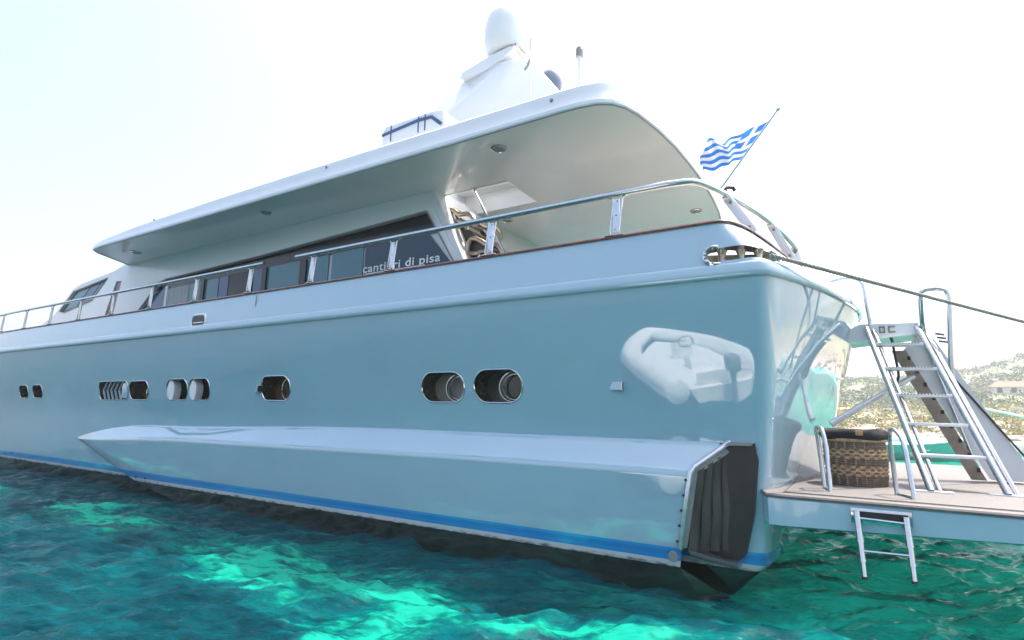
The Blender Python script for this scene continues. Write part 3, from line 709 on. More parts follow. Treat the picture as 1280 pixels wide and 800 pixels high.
# ------------------------------------------------------------------ swim platform
PL = [(-.30, .60), (-.12, .02), (0, 0), (1.2, 0), (2.4, 0), (2.75, .12), (2.9, .45), (2.95, 1.2), (3.0, 3.2)]
PLF = PL+[(x, 2*CY-y) for x, y in PL[::-1][1:]]
mb = loft([(offset_ol(PLF, -.10), lambda x, y: .38+.035*max(0, x)), (offset_ol(PLF, -.0), lambda x, y: .41+.035*max(0, x)), (offset_ol(PLF, .0), .655), (offset_ol(PLF, -.012), .668)])
plat = mb.build('swim_platform', 'paint', yacht, 30)
mb = loft([(offset_ol(PLF, .012), .669), (offset_ol(PLF, .016), .685), (offset_ol(PLF, .006), .700), (offset_ol(PLF, -.12), .702), ], True, True); mb.build('platform_margin', 'deckgrey', plat, 30)
e = MB()
y = .17
while y < 6.2:
    x1 = 2.55 if .5 < y < 5.9 else 2.35
    e.box(((.02+x1)/2, y+.033, .706), (x1-.02, .060, .010), None, bev=.002); y += .067
e.build('deck_planks', 'deckgrey', plat, None)
e = MB(); e.prism([(.0, .13), (2.58, .13), (2.58, 6.27), (.0, 6.27)], .701, .7045, 2); e.build('plank_seams', 'caulk', plat)
for pts in ([(.34, .74, .70), (.30, .80, 1.22), (.29, .79, 1.30), (.31, .73, 1.345), (.355, .62, 1.31), (.385, .55, 1.15), (.40, .48, .70)], [(.96, .66, .70), (.94, .72, 1.22), (.945, .71, 1.30), (.97, .66, 1.34), (1.02, .52, 1.28), (1.05, .43, 1.14), (1.08, .36, .70)]):
    e = MB(); e.tube([pts[0]]+catmull(pts[1:-1], 6)+[pts[-1]], .021, None, 10); e.tube([(Vector(pts[0])+Vector((0, 0, .02))), (Vector(pts[-1])+Vector((0, 0, .02)))], .012, None, 8); e.build('grab_hoop', 'chrome', plat)

# swim ladder in its slot
lad = tag(empty('swim_ladder', (.8, -.02, .5)), 'short telescopic steel swim ladder hanging from the platform edge into the water', 'ladder')
e = MB(); e.box((.80, -.006, .575), (.46, .022, .13), None, bev=.006); e.build('slot_frame', 'chrome', lad)
e = MB(); e.box((.80, -.014, .575), (.40, .012, .075), None); e.build('slot', 'black', lad)
for (a, b) in (((.62, -.03, .61), (.645, -.15, .075)), ((.985, -.03, .595), (1.0, -.15, .095))):
    A, B = Vector(a), Vector(b)
    e = MB(); e.tube([A, A+(B-A)*.46], .027, None, 12); e.tube([A+(B-A)*.44, A+(B-A)*.75], .023, None, 12); e.tube([A+(B-A)*.74, B], .019, None, 12)
    for t in (.46, .75): e.tube([A+(B-A)*(t-.012), A+(B-A)*(t+.012)], .030 if t < .5 else .027, None, 12)
    lg = e.build('leg', 'chrome', lad); e = MB(); e.tube([A+(B-A)*.985, A+(B-A)*1.03], .024, None, 12); e.build('foot_cap', 'black', lg)
for t in (.10, .60):
    A = Vector((.62, -.03, .61)).lerp(Vector((.645, -.15, .075)), t); B = Vector((.985, -.03, .595)).lerp(Vector((1.0, -.15, .095)), t)
    e = MB(); e.tube([A, B], .014, None, 8, flat=1.5); e.build('rung', 'chrome', lad)

# ------------------------------------------------------------------ boarding stair
bs = tag(empty('boarding_stair', (1.5, 1.3, .7)), 'open steel boarding stair leaning from the platform up to the transom', 'stair')
LT, LB = Vector((.85, 2.6, 2.64)), Vector((1.27, 1.15, .72)); RT_, RB_ = Vector((1.40, 2.6, 2.62)), Vector((1.90, 1.32, .72))
for a, b in ((LT, LB), (RT_, RB_)):
    e = MB(); e.tube([a, b], .034, None, 12)
    off = Vector((.075, .05, 0)); e.tube([a+off, b+off], .022, None, 10); e.build('stringer', 'chrome', bs)
    e = MB(); e.box(b+Vector((.02, .03, -.006)), (.34, .11, .026), None, bev=.008); e.build('foot', 'brushed', bs)
for i in range(5):
    t = (i+.72)/5.75
    A = LT.lerp(LB, t); B = RT_.lerp(RB_, t)
    ax = (B-A).normalized(); ay = Vector((-ax.y, ax.x, 0)).normalized(); az = ax.cross(ay)
    e = MB(); c_ = (A+B)/2+ay*.08; e.box(c_, ((B-A).length+.03, .20, .035), None, Matrix((ax, ay, az)).transposed(), bev=.006)
    o = e.build('step', 'gel', bs)
    if i < 3:
        e = MB()
        for k in range(14): e.box(A.lerp(B, .14+.055*k)-ay*.02+Vector((0, 0, .012)), (.014, .012, .012), None, Matrix((ax, ay, az)).transposed())
        e.build('grip_strip', 'grey', o)
# landing box under the stair head
e = MB()
e.faces([(.60, 2.62, 2.46), (1.42, 2.62, 2.54), (1.42, 2.62, 2.68), (.78, 2.62, 2.70), (.60, 2.62, 2.60), (.60, 3.4, 2.46), (1.42, 3.4, 2.54), (1.42, 3.4, 2.68), (.78, 3.4, 2.70), (.60, 3.4, 2.60)],
        [(0, 1, 2, 3, 4), (5, 9, 8, 7, 6), (0, 5, 6, 1), (1, 6, 7, 2), (2, 7, 8, 3), (3, 8, 9, 4), (4, 9, 5, 0)])
ld = e.build('landing', 'gel', bs)
def mark(segs, x0, z0, s_):
    e = MB()
    for (a, b, c_, d) in segs:
        e.box((x0+s_*(a+c_)/2, 2.612, z0+s_*(b+d)/2), (abs(c_-a)*s_+.016, .01, abs(d-b)*s_+.016))
    return e
mark([(0, 0, 0, 1), (0, 1, .7, 1), (.7, 0, .7, 1), (0, 0, .7, 0)], 1.0, 2.575, .07).build('landing_mark', 'tanside', ld)
mark([(0, 0, 0, 1), (0, 1, .9, 1), (0, 0, .9, 0)], 1.10, 2.575, .07).build('landing_mark', 'tanside', ld)
e = MB(); e.tube(catmull([(1.05, 2.8, 2.64), (1.12, 2.7, 2.5), (1.14, 2.68, 2.3), (1.16, 2.66, 2.0), (1.10, 2.62, 1.86), (1.16, 2.6, 1.80)], 6), .016, None, 8); e.build('cable', 'black', bs)
e = MB(); e.tube(catmull([(1.50, 2.7, 2.62), (1.46, 2.6, 2.62), (1.46, 2.5, 3.0), (1.50, 2.5, 3.07), (1.56, 2.5, 3.08), (1.66, 2.5, 3.075), (1.74, 2.5, 2.97), (1.71, 2.5, 2.4), (1.68, 2.5, 1.86)], 7), .029, None, 12); e.build('hand_hoop', 'chrome', bs)
e = MB(); e.tube(catmull([(.42, 2.5, 3.27), (.60, 2.5, 3.32), (.74, 2.5, 3.31), (.83, 2.5, 3.24), (.86, 2.5, 3.10), (.90, 2.5, 2.66)], 6), .024, None, 10); e.build('hand_rail', 'chrome', bs)
e = MB(); e.tube([(.40, 2.1, 1.38), (1.30, 2.35, 1.98)], .032, None, 10); e.tube([(.38, 2.1, 1.37), (.75, 2.2, 1.62)], .042, None, 10); e.build('strut', 'brushed', bs)

# folded gangway behind the stair
gw = tag(empty('gangway', (2.1, 3.0, .72)), 'white sloping gangway plank with tan underside beside the steel stair', 'gangway')
e = MB()
e.faces([(1.26, 2.98, 2.38), (1.52, 2.98, 2.66), (2.46, 2.98, .74), (2.02, 2.98, .74), (1.26, 3.12, 2.38), (1.52, 3.12, 2.66), (2.46, 3.12, .74), (2.02, 3.12, .74)],
        [(0, 1, 2, 3), (7, 6, 5, 4), (0, 4, 5, 1), (1, 5, 6, 2), (2, 6, 7, 3), (3, 7, 4, 0)])
pk = e.build('plank', 'gel', gw)
e = MB()
e.faces([(1.12, 2.93, 2.36), (1.28, 2.93, 2.36), (1.97, 2.93, .73), (1.82, 2.93, .73), (1.12, 2.96, 2.36), (1.28, 2.96, 2.36), (1.97, 2.96, .73), (1.82, 2.96, .73)], [(0, 1, 2, 3), (7, 6, 5, 4), (0, 4, 5, 1), (1, 5, 6, 2), (2, 6, 7, 3), (3, 7, 4, 0)])
sd = e.build('underside_track', 'tanside', gw)
e = MB()
for k in range(9):
    A = Vector((1.28, 2.925, 2.36)).lerp(Vector((1.97, 2.925, .73)), (k+.6)/9.3); e.box(A+Vector((-.02, 0, 0)), (.035, .012, .05), None)
e.build('track_notch', 'black', sd)
e = MB(); e.tube([(1.78, 2.965, 1.95), (2.50, 2.965, .80)], .012, None, 6); e.build('lanyard', 'black', gw)
e = MB(); e.tube([(1.46, 2.95, 2.60), (1.92, 2.95, .76)], .020, None, 8); e.build('edge_tube', 'chrome', gw)
e = MB()
for k in range(3): e.box((1.66+.015*k, 2.95, 2.56-.05*k), (.10, .05, .024), None, Matrix.Rotation(R(12), 3, 'Y'), bev=.005)
e.build('hinge', 'domegrey', gw)
# vent ring on the transom
e = MB(); e.lathe([(.085, 0), (.09, .02), (.065, .03), (.06, -.02)], (.335, 2.45, 1.62), None, 20, Vector((1, -.25, -.2)).normalized()); e.build('transom_vent', 'brushed', yacht)

# ------------------------------------------------------------------ basket with towel
bk = tag(empty('basket', (.62, 1.48, .712)), 'round woven seagrass basket standing on the planked platform', 'basket')
def basket():
    mb = MB(); nu, nv = 120, 64; H = .50; vs_ = []
    for j in range(nv+1):
        v = j/nv; z = .712+H*v
        r0 = .285+.022*math.sin(v*2.6)+.0*v
        row = []
        lt = (.22 < v < .44) or (.58 < v < .80)
        for i in range(nu):
            a = 2*math.pi*i/nu
            if lt: d = .012*math.sin(a*30+(j//3)*math.pi)*abs(math.sin(j*math.pi/6))+.006*math.sin(j*1.05)
            else: d = .010*math.cos(a*60)+.004*math.sin(j*2.1)
            r_ = r0+d+.004*math.sin(a*3+v*5)
            row.append(mb.bm.verts.new((.62+r_*math.cos(a), 1.48+r_*math.sin(a), z)))
        vs_.append(row)
    mb.mats = ['weave_d', 'weave_l']
    for j in range(nv):
        v = (j+.5)/nv; lt = (.22 < v < .44) or (.58 < v < .80)
        for i in range(nu):
            f = mb.bm.faces.new((vs_[j][i], vs_[j][(i+1) % nu], vs_[j+1][(i+1) % nu], vs_[j+1][i]))
            if lt: lit = ((i+(j//4)*3)//3) % 2 or j % 4 == 0
            else: lit = i % 6 == 0 and j % 3
            f.material_index = 1 if lit else 0; f.smooth = True
    mb.bm.faces.new(vs_[0][::-1])
    return mb
basket().build('woven_body', 'weave_d', bk, None)
e = MB(); e.tube([(.62+.30*math.cos(a), 1.48+.30*math.sin(a), 1.205) for a in np.linspace(0, 2*math.pi, 41)[:-1]], .022, None, 8, closed=True); e.build('basket_rim', 'weave_l', bk)
tw = MB(); pts = []
for a in np.linspace(0, 2*math.pi, 49)[:-1]:
    pts.append((.62+(.285+.012*math.sin(a*5))*math.cos(a), 1.48+(.285+.012*math.sin(a*4))*math.sin(a), 1.262+.008*math.sin(a*3)))
tw.tube(pts, .06, None, 12, closed=True)
tw.lathe([(.27, -.03), (.2, .01), (.1, .02), (0, .02)], (.62, 1.48, 1.26), None, 24)
towel = tw.build('towel', 'towel', None); tag(towel, 'black towel rolled round the top of the woven basket', 'towel')
e = MB(); e.box((.68, 1.138, 1.285), (.07, .012, .05), None, bev=.004); e.build('towel_tag', 'leather', towel)

# ------------------------------------------------------------------ flag on its staff
fg = tag(empty('flag', (-.59, .65, 4.12)), 'blue and white striped Greek flag flying from a slanted staff on the stern rail', 'flag')
A = Vector((-.60, .65, 4.11)); B = Vector((.12, .65, 5.01))
e = MB(); e.tube([A, B], .013, None, 10); e.lathe([(0, 0), (.022, .005), (.024, .03), (.012, .05), (0, .055)], B, None, 12, (B-A).normalized()); e.build('flag_staff', 'brushed', fg)
nu, nv = 54, 36
tl, bl, tr, br = Vector((.02, .66, 4.91)), Vector((-.305, .66, 4.50)), Vector((-.73, .80, 4.86)), Vector((-.80, .76, 4.52))
mb = MB(); mb.mats = ['flagblue', 'flagwhite']; vv = []
for j in range(nv+1):
    row = []
    for i in range(nu+1):
        u, v = i/nu, j/nv
        p = tl.lerp(tr, u).lerp(bl.lerp(br, u), v)
        amp = u**.7
        p = p+Vector((.025*math.sin(u*8+v*5)*amp, .085*math.sin(u*9.5+v*3.2+.6)*amp+.055*math.sin(u*19+v*8)*amp, .05*math.sin(u*7.2+1.0+v*4.5)*amp-.05*math.sin(u*math.pi)*(.5+v*.3)))
        row.append(mb.bm.verts.new(p))
    vv.append(row)
for j in range(nv):
    for i in range(nu):
        u, v = (i+.5)/nu, (j+.5)/nv; s_ = int(v*9); blue = s_ % 2 == 0
        if u < 10/27 and s_ < 5:
            blue = not (abs(u*27-5) < 1 or abs(v*9-2.5) < .5)
        f = mb.bm.faces.new((vv[j][i], vv[j+1][i], vv[j+1][i+1], vv[j][i+1])); f.material_index = 0 if blue else 1; f.smooth = True
mb.build('flag_cloth', 'flagblue', fg, None, fixn=False)

# ------------------------------------------------------------------ mooring ropes
def twisted(name, path, r, mk, label):
    path = [Vector(p) for p in path]; e = MB(); L = 0; dist = [0]
    for a, b in zip(path, path[1:]): L += (b-a).length; dist.append(L)
    for s_ in range(3):
        pts = []
        for k, p in enumerate(path):
            t = (path[min(k+1, len(path)-1)]-path[max(k-1, 0)]).normalized(); x = Vector((0, 0, 1)).cross(t).normalized(); y = t.cross(x)
            a = dist[k]/(r*7)*2*math.pi+s_*2*math.pi/3; pts.append(p+x*math.cos(a)*r*.5+y*math.sin(a)*r*.5)
        e.tube(pts, r*.58, None, 6)
    o = e.build(name, mk, None, None); return tag(o, label, 'rope')
S = Vector((.02, .10, 3.11)); E = Vector((2.66, 3.73, 2.77)); d_ = (E-S); path = []
T = 9.5
for k in range(1500):
    t = T*(k/1500)**1.6; p = S+d_*t
    p.z = S.z+(E.z-S.z)*t + .024*(t*t-t)*.4
    if p.z < WATER-.3: break
    path.append(p)
twisted('mooring_rope', path, .023, 'ropem', 'thick grey twisted mooring rope running from the stern fairlead')
e = MB(); pts = []
for k in range(60):
    t = k/59; pts.append((3.0+20*t, 16+38*t, 2.1+(-1.2)*t-.5*math.sin(math.pi*t)))
e.tube(pts, .05, None, 6); tag(e.build('shore_line', 'gel', None), 'taut pale mooring line crossing in front of the scrubby shore', 'rope')

# ------------------------------------------------------------------ moored boat behind the platform
gb = tag(empty('fishing_boat', (2.6, 31, WATER)), 'small turquoise open fishing boat moored off the beach', 'boat')
mb = MB(); rings = []; nst = 14
for k in range(nst):
    t = k/(nst-1); w = .95*(1-(max(0, t-.35)/.65)**2.4)*(.82+.18*min(1, t*3)); sh = .62+.45*t**2.5+.08*(1-t)**2
    x = 0+5.6*t; rr = []
    for (a, b) in ((1, 1), (.93, .55), (.72, .1), (.25, -.25), (0, -.35)):
        rr.append((x+(.35*t*b if b > 0 else 0), w*a, WATER+(sh*b if b > 0 else b)))
    rings.append(rr+[(p[0], -p[1], p[2]) for p in rr[-2::-1]])
ca, sa = math.cos(R(12)), math.sin(R(12))
def gx(p): x, y, z = p; x -= 2.8; return (2.3+x*ca-y*sa, 31+x*sa+y*ca, z)
vs_ = [[mb.bm.verts.new(gx(p)) for p in r_] for r_ in rings]
for a, b in zip(vs_, vs_[1:]):
    for k in range(len(a)-1): mb.bm.faces.new((a[k], a[k+1], b[k+1], b[k])).smooth = True
mb.bm.faces.new(vs_[0])
mb.build('boat_hull', 'greenboat', gb, 50, fixn=False)
e = MB(); e.tube([gx((r_[0][0], r_[0][1], r_[0][2])) for r_ in rings], .05, None, 6); e.tube([gx((r_[-1][0], r_[-1][1], r_[-1][2])) for r_ in rings], .05, None, 6); e.build('gunwale', 'gel', gb)
for x in (1.2, 2.6, 3.8):
    e = MB(); q = gx((x, 0, WATER+.45)); e.box(q, (.3, 1.6, .05), None, Matrix.Rotation(R(12), 3, 'Z')); e.build('thwart', 'gel', gb)

# ------------------------------------------------------------------ inflatable tender lying off the port quarter (mirrored in the topside)
def tender(loc, ang, K=1.45):
    t = tag(empty('inflatable_tender', (loc[0], loc[1], WATER)), 'white inflatable tender lying beside the yacht, mirrored in its glossy side', 'dinghy')
    ca, sa = math.cos(ang), math.sin(ang)
    def G(x, y, z): x, y = x*K, y*K*.92; return (loc[0]+x*ca-y*sa, loc[1]+x*sa+y*ca, WATER+z*1.15)
    P = [(0, -.92, .36), (.5, -.92, .36), (1.5, -.92, .37), (2.6, -.88, .41), (3.4, -.64, .48), (3.95, -.30, .56), (4.25, 0, .62), (3.95, .30, .56), (3.4, .64, .48), (2.6, .88, .41), (1.5, .92, .37), (.5, .92, .36), (0, .92, .36)]
    C_ = catmull([G(*p) for p in P], 6); rr = [.29]*len(C_); rr[0] = rr[-1] = .08; rr[1] = rr[-2] = .27
    e = MB(); e.tube(C_, rr, None, 20); tb = e.build('tube', 'hyp', t)
    e = MB(); 
    for s_ in (-1, 1): e.tube(catmull([G(p[0], (p[1]+.245*(1 if p[1] > 0 else -1)) if abs(p[1]) > .1 else 0, p[2]-.02) for p in P if s_*p[1] > .3], 6), .03, None, 8)
    e.build('rubbing_strake', 'hypgrey', tb)
    e = MB(); e.faces([G(.1, -.7, .36), G(2.8, -.68, .38), (G(3.8, 0, .48)), G(2.8, .68, .38), G(.1, .7, .36), G(.1, -.5, -.15), G(2.8, -.4, -.15), G(3.9, 0, .15), G(2.8, .4, -.15), G(.1, .5, -.15)], [(0, 1, 2, 3, 4), (9, 8, 7, 6, 5), (0, 5, 6, 1), (1, 6, 7, 2), (2, 7, 8, 3), (3, 8, 9, 4), (4, 9, 5, 0)]); e.build('floor', 'hyp', t)
    rm_ = Matrix.Rotation(ang, 3, 'Z')
    e = MB(); e.box(G(.22, 0, .38), (.07, 1.36, .52), None, rm_, bev=.02); e.build('transom_board', 'gel', t)
    e = MB(); e.box(G(1.3, 0, .42), (.5, .62, .42), None, rm_, bev=.06); e.build('seat', 'hyp', t)
    e = MB(); e.box(G(2.1, 0, .5), (.4, .5, .6), None, rm_, bev=.06); cs = e.build('console', 'gel', t)
    e = MB(); e.tube([G(1.86+.0*k, .15*math.cos(a), .82+.15*math.sin(a)) for k, a in enumerate(np.linspace(0, 6.283, 21)[:-1])], .016, None, 6, closed=True); e.build('wheel', 'black', cs)
    e = MB(); e.box(G(-.12, 0, .80), (.42, .30, .36), None, rm_, bev=.09); om = e.build('outboard_motor', 'grey', t)
    e = MB(); e.box(G(-.10, 0, .25), (.16, .10, .9), None, rm_, bev=.03); e.build('motor_leg', 'hypgrey', om)
    e = MB(); e.lathe([(0, 0), (.13, 0), (.15, .03), (.15, .24), (.12, .28), (0, .28)], G(.75, .45, .18), None, 18); e.build('fuel_can', 'red', t)
    return t
tender((-1.55, -6.0), math.atan2(-6.4, -4.3))

# ------------------------------------------------------------------ terrain (seabed, beach, hills in one sheet)
def fbm(x, y, o=4, s=1.0):
    a = 0; f = s; g = 1
    for _ in range(o): a += g*mnoise.noise(Vector((x*f, y*f, 3.7))); f *= 2.1; g *= .5
    return a
def ground(x, y):
    ys = 70+6*math.sin(x*.06+1)+4*mnoise.noise(Vector((x*.08, 0, 1)))
    d = y-ys
    if d < 0:
        z = -.25+d*.09; z = max(z, -3.4)+.05*fbm(x, y, 3, .5)
        return z
    z = -.25+min(d, 12)*.05+1.5*smooth01((d-8)/8)*(1+.5*mnoise.noise(Vector((x*.12, y*.1, 8))))
    rid = 3+15*smooth01((d-20)/150)
    hill = 26*math.exp(-((x-85)/55)**2)*smooth01((d-40)/140)+9*math.exp(-((x+20)/45)**2)*smooth01((d-60)/120)
    z += smooth01((d-10)/30)*(rid*.46+hill*.72)+smooth01((d-10)/40)*2.2*fbm(x, y, 5, .03)
    return z
def grid_sheet(xs, ys, zf, name):
    V = [(x, y, zf(x, y)) for y in ys for x in xs]; nx = len(xs); Fc = [(j*nx+i, j*nx+i+1, (j+1)*nx+i+1, (j+1)*nx+i) for j in range(len(ys)-1) for i in range(nx-1)]
    me = bpy.data.meshes.new(name); me.from_pydata(V, [], Fc)
    for p in me.polygons: p.use_smooth = True
    o = bpy.data.objects.new(name, me); COL.objects.link(o); return o
def spread(lo, hi, c0, c1, n_in, n_out, pw=2.2):
    a = [c0-(c0-lo)*(k/n_out)**pw for k in range(n_out, 0, -1)]; b = list(np.linspace(c0, c1, n_in)); c_ = [c1+(hi-c1)*(k/n_out)**pw for k in range(1, n_out+1)]
    return a+b+c_
xs = spread(-3000, 3000, -60, 140, 130, 22, 2.6); ys = spread(-3000, 4000, 60, 290, 170, 26, 2.6)
ter = grid_sheet(xs, ys, ground, 'terrain'); tag(ter, kind='structure')
def terrain_material():
    m = bpy.data.materials.new('sand_and_scrub_ground'); m.use_nodes = True; nt = m.node_tree; p = nt.nodes['Principled BSDF']; p.inputs['Roughness'].default_value = .95
    tc = nt.nodes.new('ShaderNodeTexCoord'); sx = nt.nodes.new('ShaderNodeSeparateXYZ'); nt.links.new(tc.outputs['Object'], sx.inputs[0])
    n1 = nt.nodes.new('ShaderNodeTexNoise'); n1.inputs['Scale'].default_value = .12; n1.inputs['Detail'].default_value = 8; nt.links.new(tc.outputs['Object'], n1.inputs['Vector'])
    ad = nt.nodes.new('ShaderNodeMath'); ad.operation = 'MULTIPLY_ADD'; nt.links.new(n1.outputs['Fac'], ad.inputs[0]); ad.inputs[1].default_value = 3.0; nt.links.new(sx.outputs[2], ad.inputs[2])
    mr = nt.nodes.new('ShaderNodeMapRange'); mr.inputs['From Min'].default_value = 0; mr.inputs['From Max'].default_value = 14; nt.links.new(ad.outputs[0], mr.inputs[0])
    r = nt.nodes.new('ShaderNodeValToRGB'); el = r.color_ramp.elements
    el[0].position = .0; el[0].color = (.08, .42, .36, 1); el[1].position = 1; el[1].color = (.19, .215, .15, 1)
    for q, c_ in ((.06, (.10, .42, .36)), (.10, (.50, .44, .36)), (.17, (.42, .33, .25)), (.26, (.36, .30, .20)), (.38, (.34, .32, .17)), (.6, (.22, .235, .15))):
        x_ = el.new(q); x_.color = (*c_, 1)
    nt.links.new(mr.outputs[0], r.inputs[0])
    # seabed: pale sand with beds of dark sea grass
    n3 = nt.nodes.new('ShaderNodeTexNoise'); n3.inputs['Scale'].default_value = .45; n3.inputs['Detail'].default_value = 7; n3.inputs['Roughness'].default_value = .62; nt.links.new(tc.outputs['Object'], n3.inputs['Vector'])
    mw = nt.nodes.new('ShaderNodeMapRange'); mw.inputs['From Min'].default_value = -4.5; mw.inputs['From Max'].default_value = 2.5; nt.links.new(sx.outputs[0], mw.inputs[0])
    aw = nt.nodes.new('ShaderNodeMath'); aw.operation = 'MULTIPLY_ADD'; nt.links.new(n3.outputs['Fac'], aw.inputs[0]); aw.inputs[1].default_value = 1.6; nt.links.new(mw.outputs[0], aw.inputs[2])
    r3 = nt.nodes.new('ShaderNodeValToRGB'); r3.color_ramp.elements[0].position = .85; r3.color_ramp.elements[0].color = (.015, .05, .045, 1); r3.color_ramp.elements[1].position = 1.25; r3.color_ramp.elements[1].color = (.55, .60, .50, 1)
    r3.color_ramp.elements[0].position = .42; r3.color_ramp.elements[1].position = .62
    hv = nt.nodes.new('ShaderNodeMath'); hv.operation = 'MULTIPLY'; hv.inputs[1].default_value = .5; nt.links.new(aw.outputs[0], hv.inputs[0]); nt.links.new(hv.outputs[0], r3.inputs[0])
    uz = nt.nodes.new('ShaderNodeMath'); uz.operation = 'LESS_THAN'; uz.inputs[1].default_value = -1.2; nt.links.new(sx.outputs[2], uz.inputs[0])
    mxu = nt.nodes.new('ShaderNodeMix'); mxu.data_type = 'RGBA'; nt.links.new(uz.outputs[0], mxu.inputs[0]); nt.links.new(r.outputs[0], mxu.inputs[6]); nt.links.new(r3.outputs[0], mxu.inputs[7]); nt.links.new(mxu.outputs[2], p.inputs['Base Color'])
    b = nt.nodes.new('ShaderNodeBump'); b.inputs['Distance'].default_value = .6; n2 = nt.nodes.new('ShaderNodeTexNoise'); n2.inputs['Scale'].default_value = .6; n2.inputs['Detail'].default_value = 6
    nt.links.new(tc.outputs['Object'], n2.inputs['Vector']); nt.links.new(n2.outputs['Fac'], b.inputs['Height']); nt.links.new(b.outputs[0], p.inputs['Normal'])
    return m
ter.data.materials.append(terrain_material())

# scrub: leaf clumps over the slopes, one mass
def leaf_mat(name, a, b):
    m = mat(name, a, .85); nt = m.node_tree; p = nt.nodes['Principled BSDF']
    g = nt.nodes.new('ShaderNodeNewGeometry'); r = nt.nodes.new('ShaderNodeValToRGB'); r.color_ramp.elements[0].color = (*a, 1); r.color_ramp.elements[1].color = (*b, 1)
    nt.links.new(g.outputs['Random Per Island'], r.inputs[0]); nt.links.new(r.outputs[0], p.inputs['Base Color']); return m
M['scrub_g'] = leaf_mat('scrub_green_leaf', (.09, .14, .075), (.19, .235, .14)); M['scrub_y'] = leaf_mat('scrub_yellow_leaf', (.24, .24, .09), (.38, .35, .14))
V = []; Fc = []; FM = []
def clump(c, r, nl, ls, mi, flat=.7):
    for _ in range(nl):
        d = Vector(rng.normal(size=3)); d.normalize(); rr = r*(rng.random()**.4); p = Vector(c)+Vector((d.x*rr, d.y*rr, abs(d.z)*rr*flat))
        a = Vector(rng.normal(size=3)).normalized(); b = a.cross(Vector(rng.normal(size=3))).normalized(); s_ = ls*(.6+.8*rng.random()); k = len(V)
        V.extend([p+a*s_, p+b*s_*.6, p-a*s_, p-b*s_*.6]); Fc.append((k, k+1, k+2, k+3)); FM.append(mi)
cnt = 0
while cnt < 1900:
    y = 84+rng.random()**1.3*190; az = R(-6+20*rng.random()); x = .72+(y+6)*math.tan(az)
    dens = mnoise.noise(Vector((x*.05, y*.04, 5)))
    if dens < -.25 and rng.random() < .7: continue
    low = y < 120+15*mnoise.noise(Vector((x*.1, 2, 2)))
    s_ = (.55+1.0*rng.random())*(1 if low else 1.5)
    clump((x, y, ground(x, y)-.1), s_*1.2, 34 if low else 40, .20*(1 if low else 1.6), 1 if (low and rng.random() < .75) or rng.random() < .15 else 0); cnt += 1
me = bpy.data.meshes.new('scrub'); me.from_pydata([tuple(v) for v in V], [], Fc); me.materials.append(M['scrub_g']); me.materials.append(M['scrub_y'])
me.polygons.foreach_set('material_index', FM); o = bpy.data.objects.new('scrub', me); COL.objects.link(o); tag(o, 'yellow green scrub covering the slope above the beach', 'scrub', kind='stuff')
# shore boulders
mb = MB()
for k in range(260):
    x = -12+52*rng.random(); ys_ = 70+6*math.sin(x*.06+1); y = ys_+rng.random()**1.5*16; r_ = .15+.6*rng.random()**2
    t = bmesh.new(); bmesh.ops.create_icosphere(t, subdivisions=2, radius=1); sd_ = rng.random(3)*50
    for v in t.verts: v.co *= 1+.35*mnoise.noise(v.co*1.1+Vector(sd_)); v.co = Vector((v.co.x*r_*1.4, v.co.y*r_, v.co.z*r_*.7))+Vector((x, y, ground(x, y)))
    mb.merge(t)
tag(mb.build('rocks', 'stone', None, None), 'weathered rocks scattered along the beach edge', 'rocks', kind='stuff')
# low house and wall on the slope
def house_at(x, y, w, d, h, label, tiled):
    z = ground(x, y)-.5; hs = tag(empty('house', (x, y, z)), label, 'house')
    e = MB(); e.box((x, y, z+h/2), (w, d, h)); b = e.build('walls', 'wallw', hs)
    if tiled:
        e = MB(); e.faces([(x-w/2-.4, y-d/2-.4, z+h), (x+w/2+.4, y-d/2-.4, z+h), (x+w/2+.4, y+d/2+.4, z+h), (x-w/2-.4, y+d/2+.4, z+h), (x-w/2+1, y, z+h+1.3), (x+w/2-1, y, z+h+1.3)], [(0, 1, 5, 4), (1, 2, 5), (2, 3, 4, 5), (3, 0, 4), (0, 3, 2, 1)]); e.build('roof', 'tile', hs)
    else:
        e = MB(); e.box((x, y, z+h+.12), (w+.3, d+.3, .24)); e.build('parapet', 'wallw', hs)
    for k in range(int(w//2.4)):
        e = MB(); e.box((x-w/2+1.2+2.4*k, y-d/2-.01, z+h*.6), (.9, .06, 1.1)); e.build('window', 'darkin', hs)
house_at(29, 158, 6.5, 4.5, 1.9, 'low white house with a reddish tiled roof on the slope', True)
house_at(52, 235, 8, 6, 3.0, 'flat roofed white house higher up the hillside', False)
wl_ = MB()
for k in range(30):
    x = -8+k*1.55; y = 100+1.5*math.sin(k*.4); wl_.box((x, y, ground(x, y)+.3), (1.56, .4, .9+.1*math.sin(k*2.3)))
tag(wl_.build('stone_wall', 'wallw', None), 'long pale dry stone wall crossing the slope', 'wall')

